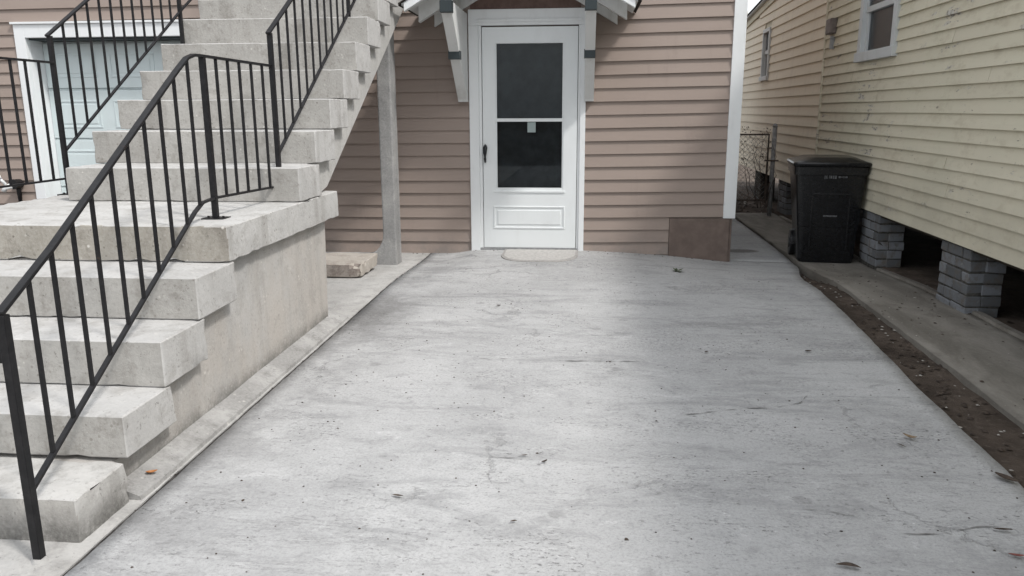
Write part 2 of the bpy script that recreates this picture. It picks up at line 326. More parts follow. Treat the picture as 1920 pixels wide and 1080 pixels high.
# ------------------------------------------------------------------ builders
def link(name, me, mat, parent=None):
    o = bpy.data.objects.new(name, me); COL.objects.link(o)
    if mat is not None and not me.materials: me.materials.append(mat)
    if parent is not None: o.parent = parent
    return o
def thing(name, label, cat, loc=(0, 0, 0), group=None):
    o = bpy.data.objects.new(name, None); COL.objects.link(o)
    o.empty_display_size = 0.1
    o['label'] = label; o['category'] = cat
    if group: o['group'] = group
    THING_LOC[o.name] = Vector(loc); o.location = loc
    return o
THING_LOC = {}
def tag(o, label, cat, group=None):
    o['label'] = label; o['category'] = cat
    if group: o['group'] = group
    return o
class MB:
    def __init__(s): s.v = []; s.f = []
    def add(s, vs_, fs):
        n = len(s.v); s.v += [tuple(v) for v in vs_]; s.f += [tuple(i + n for i in f) for f in fs]
    def hexa(s, p):                                         # 8 points: bottom ring 0-3, top ring 4-7
        s.add(p, [(3, 2, 1, 0), (4, 5, 6, 7), (0, 1, 5, 4), (1, 2, 6, 5), (2, 3, 7, 6), (3, 0, 4, 7)])
    def box(s, x0, x1, y0, y1, z0, z1):
        s.hexa([(x0, y0, z0), (x1, y0, z0), (x1, y1, z0), (x0, y1, z0), (x0, y0, z1), (x1, y0, z1), (x1, y1, z1), (x0, y1, z1)])
    def bar(s, a, b, w, h=None, side=None):                 # rectangular bar a->b, w along side, h across
        a, b = Vector(a), Vector(b); h = h or w; d = (b - a).normalized()
        sd = Vector(side) if side else (Vector((0, 0, 1)).cross(d) if abs(d.z) < 0.95 else Vector((1, 0, 0)))
        sd = (sd - d * sd.dot(d)).normalized(); u = d.cross(sd)
        sd = sd * w / 2; u = u * h / 2
        s.hexa([a - sd - u, a + sd - u, a + sd + u, a - sd + u, b - sd - u, b + sd - u, b + sd + u, b - sd + u])
    def path(s, pts, w, h, side):                           # mitred rectangular bar through points
        pts = [Vector(p) for p in pts]; rings = []
        for i, p in enumerate(pts):
            d0 = (p - pts[i - 1]).normalized() if i else (pts[1] - p).normalized()
            d1 = (pts[i + 1] - p).normalized() if i < len(pts) - 1 else d0
            d = (d0 + d1).normalized(); c = max(0.5, d.dot(d1))
            sd = Vector(side); sd = (sd - d * sd.dot(d)).normalized(); u = d.cross(sd) / c
            rings.append([p - sd * w / 2 - u * h / 2, p + sd * w / 2 - u * h / 2, p + sd * w / 2 + u * h / 2, p - sd * w / 2 + u * h / 2])
        n = len(s.v); fs = []
        for i in range(len(rings) - 1):
            for j in range(4):
                fs.append((4 * i + j, 4 * i + (j + 1) % 4, 4 * i + 4 + (j + 1) % 4, 4 * i + 4 + j))
        fs += [(3, 2, 1, 0), tuple(4 * (len(rings) - 1) + j for j in range(4))]
        s.add([v for r in rings for v in r], fs)
    def prism(s, prof, axis, a, b):                         # closed 2-D profile swept along an axis
        def P(u, v, w):
            return (w, u, v) if axis == 'x' else ((u, w, v) if axis == 'y' else (u, v, w))
        n = len(prof)
        s.add([P(u, v, a) for u, v in prof] + [P(u, v, b) for u, v in prof],
              [tuple(range(n - 1, -1, -1)), tuple(range(n, 2 * n))] + [(i, (i + 1) % n, n + (i + 1) % n, n + i) for i in range(n)])
    def tube(s, pts, r, n=8):
        pts = [Vector(p) for p in pts]; rings = []
        for i, p in enumerate(pts):
            d = (pts[min(i + 1, len(pts) - 1)] - pts[max(i - 1, 0)]).normalized()
            q = d.to_track_quat('Z', 'Y'); rr = r[i] if isinstance(r, (list, tuple)) else r
            rings.append([p + q @ Vector((rr * math.cos(6.2832 * j / n), rr * math.sin(6.2832 * j / n), 0)) for j in range(n)])
        fs = [(n * i + j, n * i + (j + 1) % n, n * i + n + (j + 1) % n, n * i + n + j) for i in range(len(rings) - 1) for j in range(n)]
        fs += [tuple(range(n - 1, -1, -1)), tuple(n * (len(rings) - 1) + j for j in range(n))]
        s.add([v for q in rings for v in q], fs)
    def build(s, name, mat, parent=None, bevel=0.0, smooth=False, seg=2):
        off = THING_LOC.get(parent.name, Vector()) if parent is not None else Vector()
        if parent is not None and parent.name not in THING_LOC and parent.parent is not None:
            off = THING_LOC.get(parent.parent.name, Vector())
        me = bpy.data.meshes.new(name)
        me.from_pydata([tuple(Vector(v) - off) for v in s.v], [], s.f); 
        bm = bmesh.new(); bm.from_mesh(me); bmesh.ops.recalc_face_normals(bm, faces=bm.faces); bm.to_mesh(me); bm.free()
        o = link(name, me, mat, parent)
        if bevel:
            md = o.modifiers.new("bevel", 'BEVEL'); md.width = bevel; md.segments = seg; md.limit_method = 'ANGLE'
        if smooth:
            for p in me.polygons: p.use_smooth = True
        return o
def kind(o, k='structure'):
    o['kind'] = k; return o

def rough_block(name, x0, x1, y0, y1, z0, z1, mat, parent, cell=0.045, amp=0.0016, chip=0.006, bev=0.0045, seed=0, shear=None, riser=None):
    """cast concrete block with worn, slightly chipped edges"""
    off = THING_LOC.get(parent.name, Vector()) if parent is not None else Vector()
    bm = bmesh.new(); bmesh.ops.create_cube(bm, size=1.0)
    L = Vector((x1 - x0, y1 - y0, z1 - z0)); c = Vector(((x0 + x1) / 2, (y0 + y1) / 2, (z0 + z1) / 2))
    for v in bm.verts: v.co = Vector((v.co.x * L.x, v.co.y * L.y, v.co.z * L.z))
    bmesh.ops.bevel(bm, geom=bm.edges[:], offset=bev, segments=1, affect='EDGES')
    for ax in range(3):                                     # slice to a grid
        n = int(L[ax] / cell)
        for i in range(1, n):
            pc = Vector(); pc[ax] = -L[ax] / 2 + L[ax] * i / n
            nn = Vector(); nn[ax] = 1
            bmesh.ops.bisect_plane(bm, geom=bm.verts[:] + bm.edges[:] + bm.faces[:], plane_co=pc, plane_no=nn)
    bm.normal_update()
    so = Vector((seed * 3.1, seed * 1.7, seed * 2.3))
    mv = []
    for v in bm.verts:
        p = v.co + so
        d = mnoise.fractal(p * 6.0, 0.9, 2.0, 4) * amp
        e = sorted(L[a] / 2 - abs(v.co[a]) for a in range(3))[1]   # distance to nearest edge
        if e < 0.03: d -= max(0.0, mnoise.noise(p * 17.0) - 0.12) * chip * (1 - e / 0.03) * 3.2
        mv.append(v.normal * d)
    for v, d in zip(bm.verts, mv): v.co += d
    for v in bm.verts:
        v.co += c
        if shear: v.co = Vector(shear(v.co))
        v.co -= off
    me = bpy.data.meshes.new(name); bm.to_mesh(me); bm.free()
    for p in me.polygons: p.use_smooth = True
    me.set_sharp_from_angle(angle=R(24))
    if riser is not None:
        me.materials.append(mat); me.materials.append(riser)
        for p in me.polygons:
            if p.normal.y < -0.8: p.material_index = 1  # faces towards the front take the darker second material
    o = link(name, me, mat, parent)
    return o

def clamp01(t): return max(0.0, min(1.0, t))
def sstep(t): t = clamp01(t); return t * t * (3 - 2 * t)
def lerp_tab(tab, x):
    if x <= tab[0][0]: return tab[0][1]
    for (a, va), (b, vb) in zip(tab, tab[1:]):
        if x <= b: return va + (vb - va) * (x - a) / (b - a)
    return tab[-1][1]

# ------------------------------------------------------------------ ground
D = 7.409                                                   # plane of the brown house's front
ZF = [(-6, -0.055), (-1.25, -0.055), (-1.02, -0.016), (-0.02, -0.014), (0.40, -0.030), (0.80, -0.055), (1.36, -0.108), (1.9, -0.115)]
def gz(x, y):
    """the slab: level, then falling a little towards the house with a small ramp at the door"""
    w = sstep((y - 5.6) / 1.75)
    z = lerp_tab(ZF, x) * w
    if y > 7.5 and x > 1.3: z = -0.108
    return z + 0.0035 * mnoise.noise(Vector((x * 0.9, y * 0.9, 3.0))) * (1 - w * 0.5)

bm = bmesh.new(); bmesh.ops.create_grid(bm, x_segments=60, y_segments=60, size=120.0)
for v in bm.verts: v.co.z = -0.30
me = bpy.data.meshes.new("ground"); bm.to_mesh(me); bm.free()
kind(link("ground", me, M['soil']))

XR = [(-4, 1.52), (2.64, 1.545), (2.79, 1.557), (3.17, 1.576), (3.5, 1.586), (4.02, 1.626), (4.53, 1.658), (5.13, 1.70), (5.61, 1.723), (6.25, 1.751),
      (6.62, 1.815), (6.95, 1.90), (7.24, 1.955), (8.0, 1.975), (11.0, 1.98)]
def xr(y): return lerp_tab(XR, y) + 0.010 * mnoise.noise(Vector((0.3, y * 3.0, 1.0))) + 0.004 * mnoise.noise(Vector((0.3, y * 13.0, 5.0)))
XJ = -1.473
def sheet(name, mat, rows, zfun, skirt=0.12):
    """rows: list of (y, [x...]) -> one sheet with a skirt all round"""
    bm = bmesh.new(); g = []
    for y, xs in rows: g.append([bm.verts.new((x, y, zfun(x, y))) for x in xs])
    for a, b in zip(g, g[1:]):
        for i in range(len(a) - 1): bm.faces.new((a[i], a[i + 1], b[i + 1], b[i]))
    border = g[0] + [r[-1] for r in g[1:-1]] + g[-1][::-1] + [r[0] for r in g[1:-1]][::-1]
    low = [bm.verts.new((v.co.x, v.co.y, v.co.z - skirt)) for v in border]
    n = len(border)
    for i in range(n): bm.faces.new((border[i], low[i], low[(i + 1) % n], border[(i + 1) % n]))
    bmesh.ops.recalc_face_normals(bm, faces=bm.faces)
    me = bpy.data.meshes.new(name); bm.to_mesh(me); bm.free()
    for p in me.polygons:
        if p.normal.z > 0.5: p.use_smooth = True
    return link(name, me, mat)
def frange(a, b, st):
    n = max(1, int(round((b - a) / st))); return [a + (b - a) * i / n for i in range(n + 1)]
rows = []
for y in frange(-4, 7.44, 0.05):
    x1 = xr(y); xa = XJ + 0.008 + 0.006 * mnoise.noise(Vector((y * 7, 2, 2))) + 0.004 * mnoise.noise(Vector((y * 23, 5, 2))); rows.append((y, [xa + (x1 - xa) * i / 40 for i in range(41)]))
drive = kind(sheet("driveway", M['drive'], rows, gz))
rows = [(y, [1.30 + (xr(y) - 1.30) * i / 8 for i in range(9)]) for y in frange(7.444, 11.0, 0.12)]
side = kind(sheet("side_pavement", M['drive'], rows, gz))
rows = [(y, frange(-4.6, XJ - 0.008 + 0.005 * mnoise.noise(Vector((y * 9, 8, 3))), 0.2)) for y in frange(-4, 7.44, 0.06)]
apron = kind(sheet("pavement", M['apron'], rows, lambda x, y: gz(x, y) - 0.002))
# dirt in the joint
mb = MB()
for a, b in zip(frange(-4, 7.4, 0.2), frange(-4, 7.4, 0.2)[1:]):
    za = min(gz(XJ, a), gz(XJ, b)) - 0.007
    mb.box(XJ - 0.02, XJ + 0.02, a, b, za - 0.05, za)
kind(mb.build("joint_dirt", M['joint']), 'stuff')['label'] = "dark dirt packed in the slab joint beside the stairs"
# flush concrete strip along the foot of the stair wall
mb = MB()
ys = frange(2.32, 4.72, 0.12)
for a, b in zip(ys, ys[1:]):
    w0 = 0.006 * mnoise.noise(Vector((a * 5, 1, 1))); w1 = 0.006 * mnoise.noise(Vector((b * 5, 1, 1)))
    h0 = 0.047 + 0.006 * mnoise.noise(Vector((a * 3, 4, 1))); h1 = 0.047 + 0.006 * mnoise.noise(Vector((b * 3, 4, 1)))
    mb.hexa([(-1.62, a, -0.03), (XJ - 0.010 + w0, a, -0.03), (XJ - 0.010 + w1, b, -0.03), (-1.62, b, -0.03),
             (-1.62, a, h0 + 0.01), (XJ - 0.022 + w0, a, 0.012), (XJ - 0.022 + w1, b, 0.012), (-1.62, b, h1 + 0.01)])
kind(mb.build("kerb_strip", M['strip']))

# dirt strip, path and soil under the neighbouring house
def zd(x, y): return -0.055 + 0.014 * mnoise.fractal(Vector((x * 5, y * 5, 0)), 0.8, 2, 4) + 0.10 * sstep((y - 10.2) / 1.4) - 0.13 * sstep((y - 5.8) / 1.6)
rows = [(y, frange(1.35, 2.75, 0.07)) for y in frange(-4, 15.0, 0.11)]
kind(sheet("dirt_strip", M['soil'], rows, zd))
def xpl(y): return lerp_tab([(-4, 1.87), (3.3, 1.885), (4.1, 1.925), (5.4, 1.95), (6.2, 1.99), (7.3, 1.985), (11, 1.99)], y) + 0.012 * mnoise.noise(Vector((2, y * 4, 0)))
def zp(x, y): return -0.022 + 0.006 * mnoise.noise(Vector((x * 2, y * 2, 4))) - 0.065 * sstep((y - 5.6) / 1.75)
rows = [(y, [xpl(y) + (2.575 - xpl(y)) * i / 8 for i in range(9)]) for y in frange(-4, 10.9, 0.13)]
kind(sheet("path", M['path'], rows, zp, 0.08))
def zu(x, y): return -0.05 - 0.05 * sstep((x - 2.6) / 1.5) + 0.015 * mnoise.fractal(Vector((x * 3, y * 3, 9)), 0.8, 2, 3)
rows = [(y, frange(2.60, 9.5, 0.35)) for y in frange(-5, 15.5, 0.35)]
kind(sheet("bare_earth", M['soil'], rows, zu, 0.1))
mb = MB()                                                   # broken lip of the path at the piers
for a, b in zip(frange(-4, 10.5, 0.15), frange(-4, 10.5, 0.15)[1:]):
    w0 = 0.018 * mnoise.noise(Vector((a * 3, 7, 1))); w1 = 0.018 * mnoise.noise(Vector((b * 3, 7, 1)))
    z0 = zp(2.57, a) ; z1 = zp(2.57, b)
    mb.hexa([(2.545 + w0, a, z0 - 0.05), (2.612 + w0, a, z0 - 0.05), (2.612 + w1, b, z1 - 0.05), (2.545 + w1, b, z1 - 0.05),
             (2.552 + w0, a, z0 + 0.020), (2.604 + w0, a, z0 + 0.017), (2.604 + w1, b, z1 + 0.017), (2.552 + w1, b, z1 + 0.020)])
kind(mb.build("path_kerb", M['path']))

# cracks and scuffs that have their own line on the driveway
def crack(pts, w, mat=M['crack'], dz=0.0035):
    P = []
    for (xa, ya), (xb, yb) in zip(pts, pts[1:]):
        n = max(2, int(math.hypot(xb - xa, yb - ya) / 0.02))
        P += [(xa + (xb - xa) * i / n, ya + (yb - ya) * i / n) for i in range(n)]
    P.append(pts[-1]); v = []; f = []
    for i, (x, y) in enumerate(P):
        q = Vector((x * 14, y * 14, 2))
        oy = 0.010 * mnoise.noise(q); ox = 0.010 * mnoise.noise(q + Vector((9, 9, 9)))
        ww = w * max(0.02, 0.15 + 1.5 * mnoise.noise(q * 1.3)) * min(1, i / 3, (len(P) - 1 - i) / 3)
        a = P[max(0, i - 1)]; b = P[min(len(P) - 1, i + 1)]
        d = Vector((b[0] - a[0], b[1] - a[1], 0)).normalized(); nr = Vector((-d.y, d.x, 0)) * ww / 2
        for sg in (-1, 1):
            X, Y = x + ox + sg * nr.x, y + oy + sg * nr.y
            v.append((X, Y, gz(X, Y) + dz))
        if i: k = 2 * i; f.append((k - 2, k, k + 1, k - 1))
    mb_ = MB(); mb_.add(v, f); o = mb_.build("crack", mat, None); o.parent = drive; return o

# ------------------------------------------------------------------ staircase
st = thing("concrete_staircase", "weathered concrete staircase with a landing rising beside the brown house", "staircase", (-2.3, 2.05, 0))
XS = -1.53
LOW = [(2.045, 0.142), (2.33, 0.297), (2.607, 0.475), (2.903, 0.650)]
for i, (y, z) in enumerate(LOW):
    yb_ = (2.315, 2.660, 2.945, 3.256)[i]
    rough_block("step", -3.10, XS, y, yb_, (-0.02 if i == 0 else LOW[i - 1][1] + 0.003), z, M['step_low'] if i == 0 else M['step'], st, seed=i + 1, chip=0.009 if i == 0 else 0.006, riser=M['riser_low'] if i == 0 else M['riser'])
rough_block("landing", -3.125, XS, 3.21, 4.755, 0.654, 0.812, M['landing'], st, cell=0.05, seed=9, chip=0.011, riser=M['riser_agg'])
UP = [(4.105, 0.998), (4.40, 1.186), (4.70, 1.367), (5.00, 1.553), (5.31, 1.745), (5.63, 1.938), (5.94, 2.112), (6.24, 2.30), (6.55, 2.485), (6.86, 2.67)]
for i, (y, z) in enumerate(UP):
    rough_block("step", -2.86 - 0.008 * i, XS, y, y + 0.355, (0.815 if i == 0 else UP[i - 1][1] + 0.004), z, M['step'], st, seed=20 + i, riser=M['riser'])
# lower core wall under the steps and the landing
mb = MB()
prof = [(2.30, -0.06), (4.61, -0.06), (4.655, 0.656), (3.24, 0.656), (3.24, 0.478), (2.93, 0.478), (2.93, 0.300), (2.63, 0.300), (2.63, 0.130), (2.30, 0.130)]
mb.prism(prof, 'x', -3.02, -1.585)
mb.build("base_wall", M['wall'], st, bevel=0.012)
# sloping stringer slab of the upper flight
mb = MB()
def sb(y): return 0.838 + (y - 4.73) * 0.575
prof = [(4.12, 0.813), (4.60, 0.813), (4.73, sb(4.73)), (7.36, sb(7.36)), (7.36, 2.86)]
for i in range(len(UP) - 1, 0, -1):
    y, z = UP[i]; prof += [(y + 0.30, z - 0.172), (y + 0.02, z - 0.172)]
mb.prism(prof, 'x', -2.80, -1.585)
mb.build("stringer", M['stringer'], st, bevel=0.006)
# portal frame that carries the flight (legs with curved feet)
def fillet(cx, cz, r, a0, a1, n=8): return [(cx + r * math.cos(R(a0 + (a1 - a0) * i / n)), cz + r * math.sin(R(a0 + (a1 - a0) * i / n))) for i in range(n + 1)]
zt = sb(6.66) + 0.03
inner = fillet(-1.962, 0.24, 0.205, -90, 0, 8)               # right inner corner
innerl = fillet(-2.58, 0.24, 0.205, 180, 270, 8)
prof = [(-1.640, -0.12), (-1.640, zt)] + [(-1.757, zt)] + inner[::-1] + innerl[::-1] + [(-2.785, zt), (-2.96, zt), (-2.96, -0.12)]
mb = MB(); mb.prism(prof, 'y', 6.665, 6.86)
mb.build("support_frame", M['support'], st, bevel=0.012)

# loose broken slab lying behind the staircase
sl = thing("broken_slab", "loose broken concrete slab lying on the ground behind the staircase", "slab", (-2.1, 6.2, 0))
rough_block("slab_body", -2.62, -1.755, 5.94, 6.46, 0.004, 0.108, M['slab'], sl, cell=0.03, amp=0.005, chip=0.02, bev=0.006, seed=41, riser=M['slab_broken'])

# ------------------------------------------------------------------ railings
def rail_set(root, P, gap=0.128, kv='iron'):
    pass
rl = thing("stair_railing", "black iron railing with square balusters on the driveway side of the stairs", "railing", (-1.6, 1.95, 0))
lr = thing("stair_railing", "black iron railing along the far left edge of the landing and upper steps", "railing", (-3.087, 4.45, 0.81))
IR = M['iron']
def post(root, x, y, z0, z1, w=0.025, plate=True):
    mb = MB(); mb.box(x - w / 2, x + w / 2, y - w / 2, y + w / 2, z0, z1)
    p = mb.build("post", IR, root, bevel=0.002)
    if plate:
        mb = MB(); mb.box(x - 0.052, x + 0.052, y - 0.042, y + 0.042, z0 - 0.004, z0 + 0.006)
        for sx in (-1, 1): mb.tube([(x + sx * 0.036, y, z0 + 0.005), (x + sx * 0.036, y, z0 + 0.013)], 0.006, 6)
        mb.build("base_plate", IR, p)
    return p
def rails(root, pts_top, pts_bot, side):
    mb = MB(); mb.path(pts_top, 0.026, 0.012, side)
    mb.build("top_rail", IR, root, bevel=0.002)
    mb = MB(); mb.path(pts_bot, 0.019, 0.011, side)
    mb.build("bottom_rail", IR, root, bevel=0.002)
def zline(pts, t, key):
    tab = sorted((p[key], p[2]) for p in pts); return lerp_tab(tab, t)
def balusters(root, xy, top, bot, w=0.0113):
    for x, y in xy:
        mb = MB(); mb.box(x - w / 2, x + w / 2, y - w / 2, y + w / 2, zline(bot, y, 1), zline(top, y, 1))
        mb.build("baluster", IR, root)
# lower flight
A = Vector((-1.590, 1.942)); B = Vector((-1.700, 3.465))
def xl(y): return A.x + (B.x - A.x) * (y - A.y) / (B.y - A.y)
top = [(xl(1.93), 1.93, 0.757), (xl(2.2), 2.20, 0.893), (xl(3.18), 3.18, 1.453), (xl(3.30), 3.30, 1.516), (xl(3.375), 3.375, 1.534), (B.x, 3.465, 1.536)]
bot = [(xl(1.955), 1.955, 0.222), (xl(3.24), 3.24, 0.868), (xl(3.33), 3.33, 0.900), (B.x, 3.465, 0.906)]
post(rl, A.x, A.y, -0.01, 0.752, 0.0255, plate=False)
post(rl, B.x, B.y, 0.81, 1.532, 0.025)
C2 = Vector((-1.671, 4.188))
post(rl, C2.x, C2.y, 0.81, 1.700, 0.025)
post(rl, -1.671, 5.655, 1.745, 2.50, 0.024)
rails(rl, top, bot, (1, 0, 0))
ys = [2.072, 2.196, 2.322, 2.450, 2.592, 2.722, 2.865, 3.008, 3.156, 3.300]
balusters(rl, [(xl(y), y) for y in ys], top, bot)
# landing section between the two posts
t2 = [(B.x, 3.465, 1.536), (C2.x - 0.01, 4.188, 1.532)]; b2 = [(B.x, 3.465, 0.906), (C2.x - 0.01, 4.188, 0.893)]
rails(rl, t2, b2, (1, 0, 0))
balusters(rl, [(B.x + (C2.x - B.x) * t, 3.465 + 0.723 * t) for t in (0.165, 0.32, 0.48, 0.655, 0.83)], t2, b2)
# upper flight, driveway side
t3 = [(C2.x, 4.165, 1.695), (C2.x, 5.655, 2.565), (C2.x, 7.2, 3.46)]; b3 = [(C2.x, 4.20, 1.072), (C2.x, 5.655, 1.972), (C2.x, 7.2, 2.93)]
rails(rl, t3, b3, (1, 0, 0))
balusters(rl, [(C2.x, 4.316 + 0.1345 * i) for i in range(10)] + [(C2.x, 5.79 + 0.1345 * i) for i in range(10)], t3, b3)
# left railing
E = Vector((-3.087, 4.45)); F = Vector((-2.88, 5.60))
def xu(y): return E.x + (F.x - E.x) * (y - E.y) / (F.y - E.y)
post(lr, E.x, E.y, 0.81, 1.725, 0.025)
post(lr, F.x, F.y, 1.748, 2.50, 0.024)
t4 = [(xu(4.43), 4.43, 1.722), (F.x, 5.60, 2.560), (xu(7.2) - 0.25, 7.2, 3.5)]; b4 = [(xu(4.46), 4.46, 1.072), (F.x, 5.60, 1.988), (xu(7.2) - 0.25, 7.2, 2.95)]
rails(lr, t4, b4, (1, 0, 0))
balusters(lr, [(xu(y), y) for y in (4.553, 4.653, 4.754, 4.852, 4.947, 5.040, 5.135, 5.224, 5.32, 5.41, 5.50)], t4, b4)
t5 = [(E.x, 3.1, 1.576), (E.x, 4.45, 1.576)]; b5 = [(E.x, 3.1, 0.910), (E.x, 4.45, 0.908)]
rails(lr, t5, b5, (1, 0, 0))
balusters(lr, [(E.x, y) for y in (4.325, 4.213, 4.097, 3.975, 3.855, 3.735, 3.615, 3.49, 3.37)], t5, b5)
post(lr, E.x, 3.25, 0.81, 1.57, 0.025)
mb = MB(); rg = [(A.x + 0.030 * math.cos(R(a)) * (1 + 0.10 * math.sin(a * 0.11)), A.y + 0.028 * math.sin(R(a)) * (1 + 0.12 * math.cos(a * 0.07))) for a in range(0, 360, 24)]
loft_n = len(rg); mb.add([(x, y, -0.01) for x, y in rg] + [(A.x + (x - A.x) * 0.62, A.y + (y - A.y) * 0.62, 0.009) for x, y in rg], [(i, (i + 1) % loft_n, loft_n + (i + 1) % loft_n, loft_n + i) for i in range(loft_n)] + [tuple(range(loft_n, 2 * loft_n))])
mb.build("grout_foot", M['apron'], rl)
# small latch stub welded on the front post
mb = MB(); mb.box(-1.620, -1.601, 1.930, 1.945, 0.615, 0.665); mb.tube([(-1.640, 1.935, 0.652), (-1.600, 1.935, 0.652)], 0.007, 6)
mb.build("latch", IR, rl)

# ------------------------------------------------------------------ brown house
bh = thing("brown_house", "brown clapboard house with a white storm door under a gabled canopy", "house", (0, D, 0))
def z0c(x): return lerp_tab([(-8, 1.995), (-5.7, 2.022), (-1.33, 2.049), (0.06, 2.076), (1.5, 2.102)], x)
def spc(x): return lerp_tab([(-8, 0.1158), (-5.7, 0.1158), (-1.33, 0.1171), (0.06, 0.1182), (1.5, 0.1186)], x)
def clap(root, name, mat, xa, xb, zfun, hfun, yb, lip=0.026, jz=0.0024, jy=0.003, along='x', step=0.6, seed=0, skew=None):
    """one lapped board: thick lower lip, top tucked behind the next board"""
    n = max(1, int(abs(xb - xa) / step)); v = []; f = []
    ph = random.random() * 50; tilt = random.uniform(-0.0012, 0.0012); out = random.uniform(-0.0022, 0.0022)
    for i in range(n + 1):
        x = xa + (xb - xa) * i / n
        dz = jz * mnoise.noise(Vector((x * 1.3, ph, seed))) + tilt * (i / n - 0.5) * 2
        dy = jy * mnoise.noise(Vector((x * 1.1, ph + 9, seed))) + out
        z = zfun(x) + dz; h = hfun(x) + 0.018
        for o_, zz in ((lip - dy, z), (0.009, z), (0.002, z + h), (0.0055, z + h)):
            v.append((x, yb - o_, zz) if along == 'x' else (yb(x) - o_, x, zz))
    for i in range(n):
        for j in range(4): f.append((4 * i + j, 4 * i + (j + 1) % 4, 4 * i + 4 + (j + 1) % 4, 4 * i + 4 + j))
    f += [(3, 2, 1, 0), (4 * n, 4 * n + 1, 4 * n + 2, 4 * n + 3)]
    mb = MB(); mb.add(v, f); return mb.build(name, mat, root)
GX0, GX1, GT = -5.475, -2.84, 2.13                          # garage opening incl. trim
for k_ in range(-5, 19):
    zf = lambda x, k=k_: z0c(x) - k * spc(x)
    segs = [(-8.2, 1.292)]
    zz = zf(-1.0)
    if zz < 2.10: segs = [(-8.2, GX0), (GX1, -1.072), (0.000, 1.292)]
    elif zz < 2.17: segs = [(-8.2, -1.072), (0.0, 1.292)]
    if k_ >= 16: segs = [s_ if s_[1] < 1 else (s_[0], 0.797) for s_ in segs]
    for a, b in segs:
        clap(bh, "siding_board", M['brown'], a, b, zf, spc, D)
mb = MB()                                                   # boards above the picture, joined
for k_ in range(-22, -5):
    x0, x1 = -8.2, 1.292; za, zb = z0c(x0) - k_ * spc(x0), z0c(x1) - k_ * spc(x1); h = 0.134
    mb.hexa([(x0, D - 0.024, za), (x1, D - 0.024, zb), (x1, D - 0.009, zb), (x0, D - 0.009, za), (x0, D - 0.0055, za + h), (x1, D - 0.0055, zb + h), (x1, D - 0.002, zb + h), (x0, D - 0.002, za + h)])
kind(mb.build("upper_siding", M['brown'], bh), 'stuff')
mb = MB()                                                   # carcass of the house, with openings
mb.box(-8.2, GX0 + 0.1, D, D + 0.35, -0.3, 4.75); mb.box(GX1 - 0.1, -1.0, D, D + 0.35, -0.3, 4.75); mb.box(-0.05, 1.375, D, D + 0.35, -0.3, 4.75)
mb.box(GX0 + 0.1, GX1 - 0.1, D, D + 0.35, 2.03, 4.75); mb.box(-1.0, -0.05, D, D + 0.35, 2.04, 4.75)
mb.box(-8.2, 1.375, 13.0, 13.3, -0.3, 3.1); mb.box(-8.2, -7.9, D + 0.35, 13.0, -0.3, 3.1); mb.box(1.08, 1.375, D + 0.35, 13.0, -0.3, 3.1)  # unseen rear kept low, shaped so more sky light reaches the alley
mb.box(-8.2, -7.9, D + 0.35, 9.0, 3.1, 4.75); mb.box(1.08, 1.375, D + 0.35, 9.0, 3.1, 4.75); mb.box(-8.2, 1.375, 9.0, 9.3, 3.1, 4.75)
mb.build("wall", M['brown'], bh)
mb = MB()
for k_ in range(-22, 16):
    z = 2.10 - k_ * 0.1186
    ye = 13.0 if z < 2.95 else 9.3
    mb.hexa([(1.3755, D + 0.095, z), (1.399, D + 0.095, z), (1.399, ye, z), (1.3755, ye, z), (1.3755, D + 0.095, z + 0.13), (1.381, D + 0.095, z + 0.13), (1.381, ye, z + 0.13), (1.3755, ye, z + 0.13)])
kind(mb.build("side_siding", M['brown'], bh), 'stuff')
mb = MB(); mb.box(1.290, 1.400, D - 0.032, D + 0.0, 0.306, 4.75); mb.box(1.378, 1.402, D + 0.0, D + 0.09, 0.306, 4.75)
mb.build("corner_trim", M['white'], bh, bevel=0.003)
mb = MB(); mb.hexa([(0.802, D - 0.022, -0.09), (1.358, D - 0.022, -0.15), (1.358, D - 0.002, -0.15), (0.802, D - 0.002, -0.09),
                    (0.800, D - 0.022, 0.303), (1.352, D - 0.022, 0.300), (1.352, D - 0.002, 0.300), (0.800, D - 0.002, 0.303)])
mb.box(1.359, 1.377, D - 0.012, 9.5, -0.2, 0.303)
mb.build("patch_panel", M['patch'], bh, bevel=0.003)
mb = MB(); mb.hexa([(-9, D - 0.5, 4.7), (1.9, D - 0.5, 4.7), (1.9, 9.7, 4.7), (-9, 9.7, 4.7), (-3.9, D + 0.6, 6.6), (-2.9, D + 0.6, 6.6), (-2.9, 8.9, 6.6), (-3.9, 8.9, 6.6)])
mb.hexa([(-8.4, 9.31, 3.11), (1.5, 9.31, 3.11), (1.5, 13.5, 3.11), (-8.4, 13.5, 3.11), (-8.4, 9.31, 3.5), (1.5, 9.31, 3.5), (1.5, 13.5, 3.16), (-8.4, 13.5, 3.16)])  # low rear roof, same added drop that opens the alley to the sky
mb.build("roof", M['shingle'], bh)
# door casing
mb = MB()
mb.box(-1.075, -0.985, D - 0.040, D + 0.004, -0.06, 2.045); mb.box(-0.985, -0.958, D - 0.026, D + 0.02, -0.03, 2.045)
mb.box(-0.052, -0.001, D - 0.040, D + 0.004, -0.03, 2.045); mb.box(-0.072, -0.052, D - 0.026, D + 0.02, -0.02, 2.045)
mb.box(-1.075, -0.001, D - 0.040, D + 0.004, 2.045, 2.185); mb.box(-1.0, -0.04, D - 0.052, D - 0.040, 2.072, 2.10)
mb.build("door_casing", M['white'], bh, bevel=0.004)
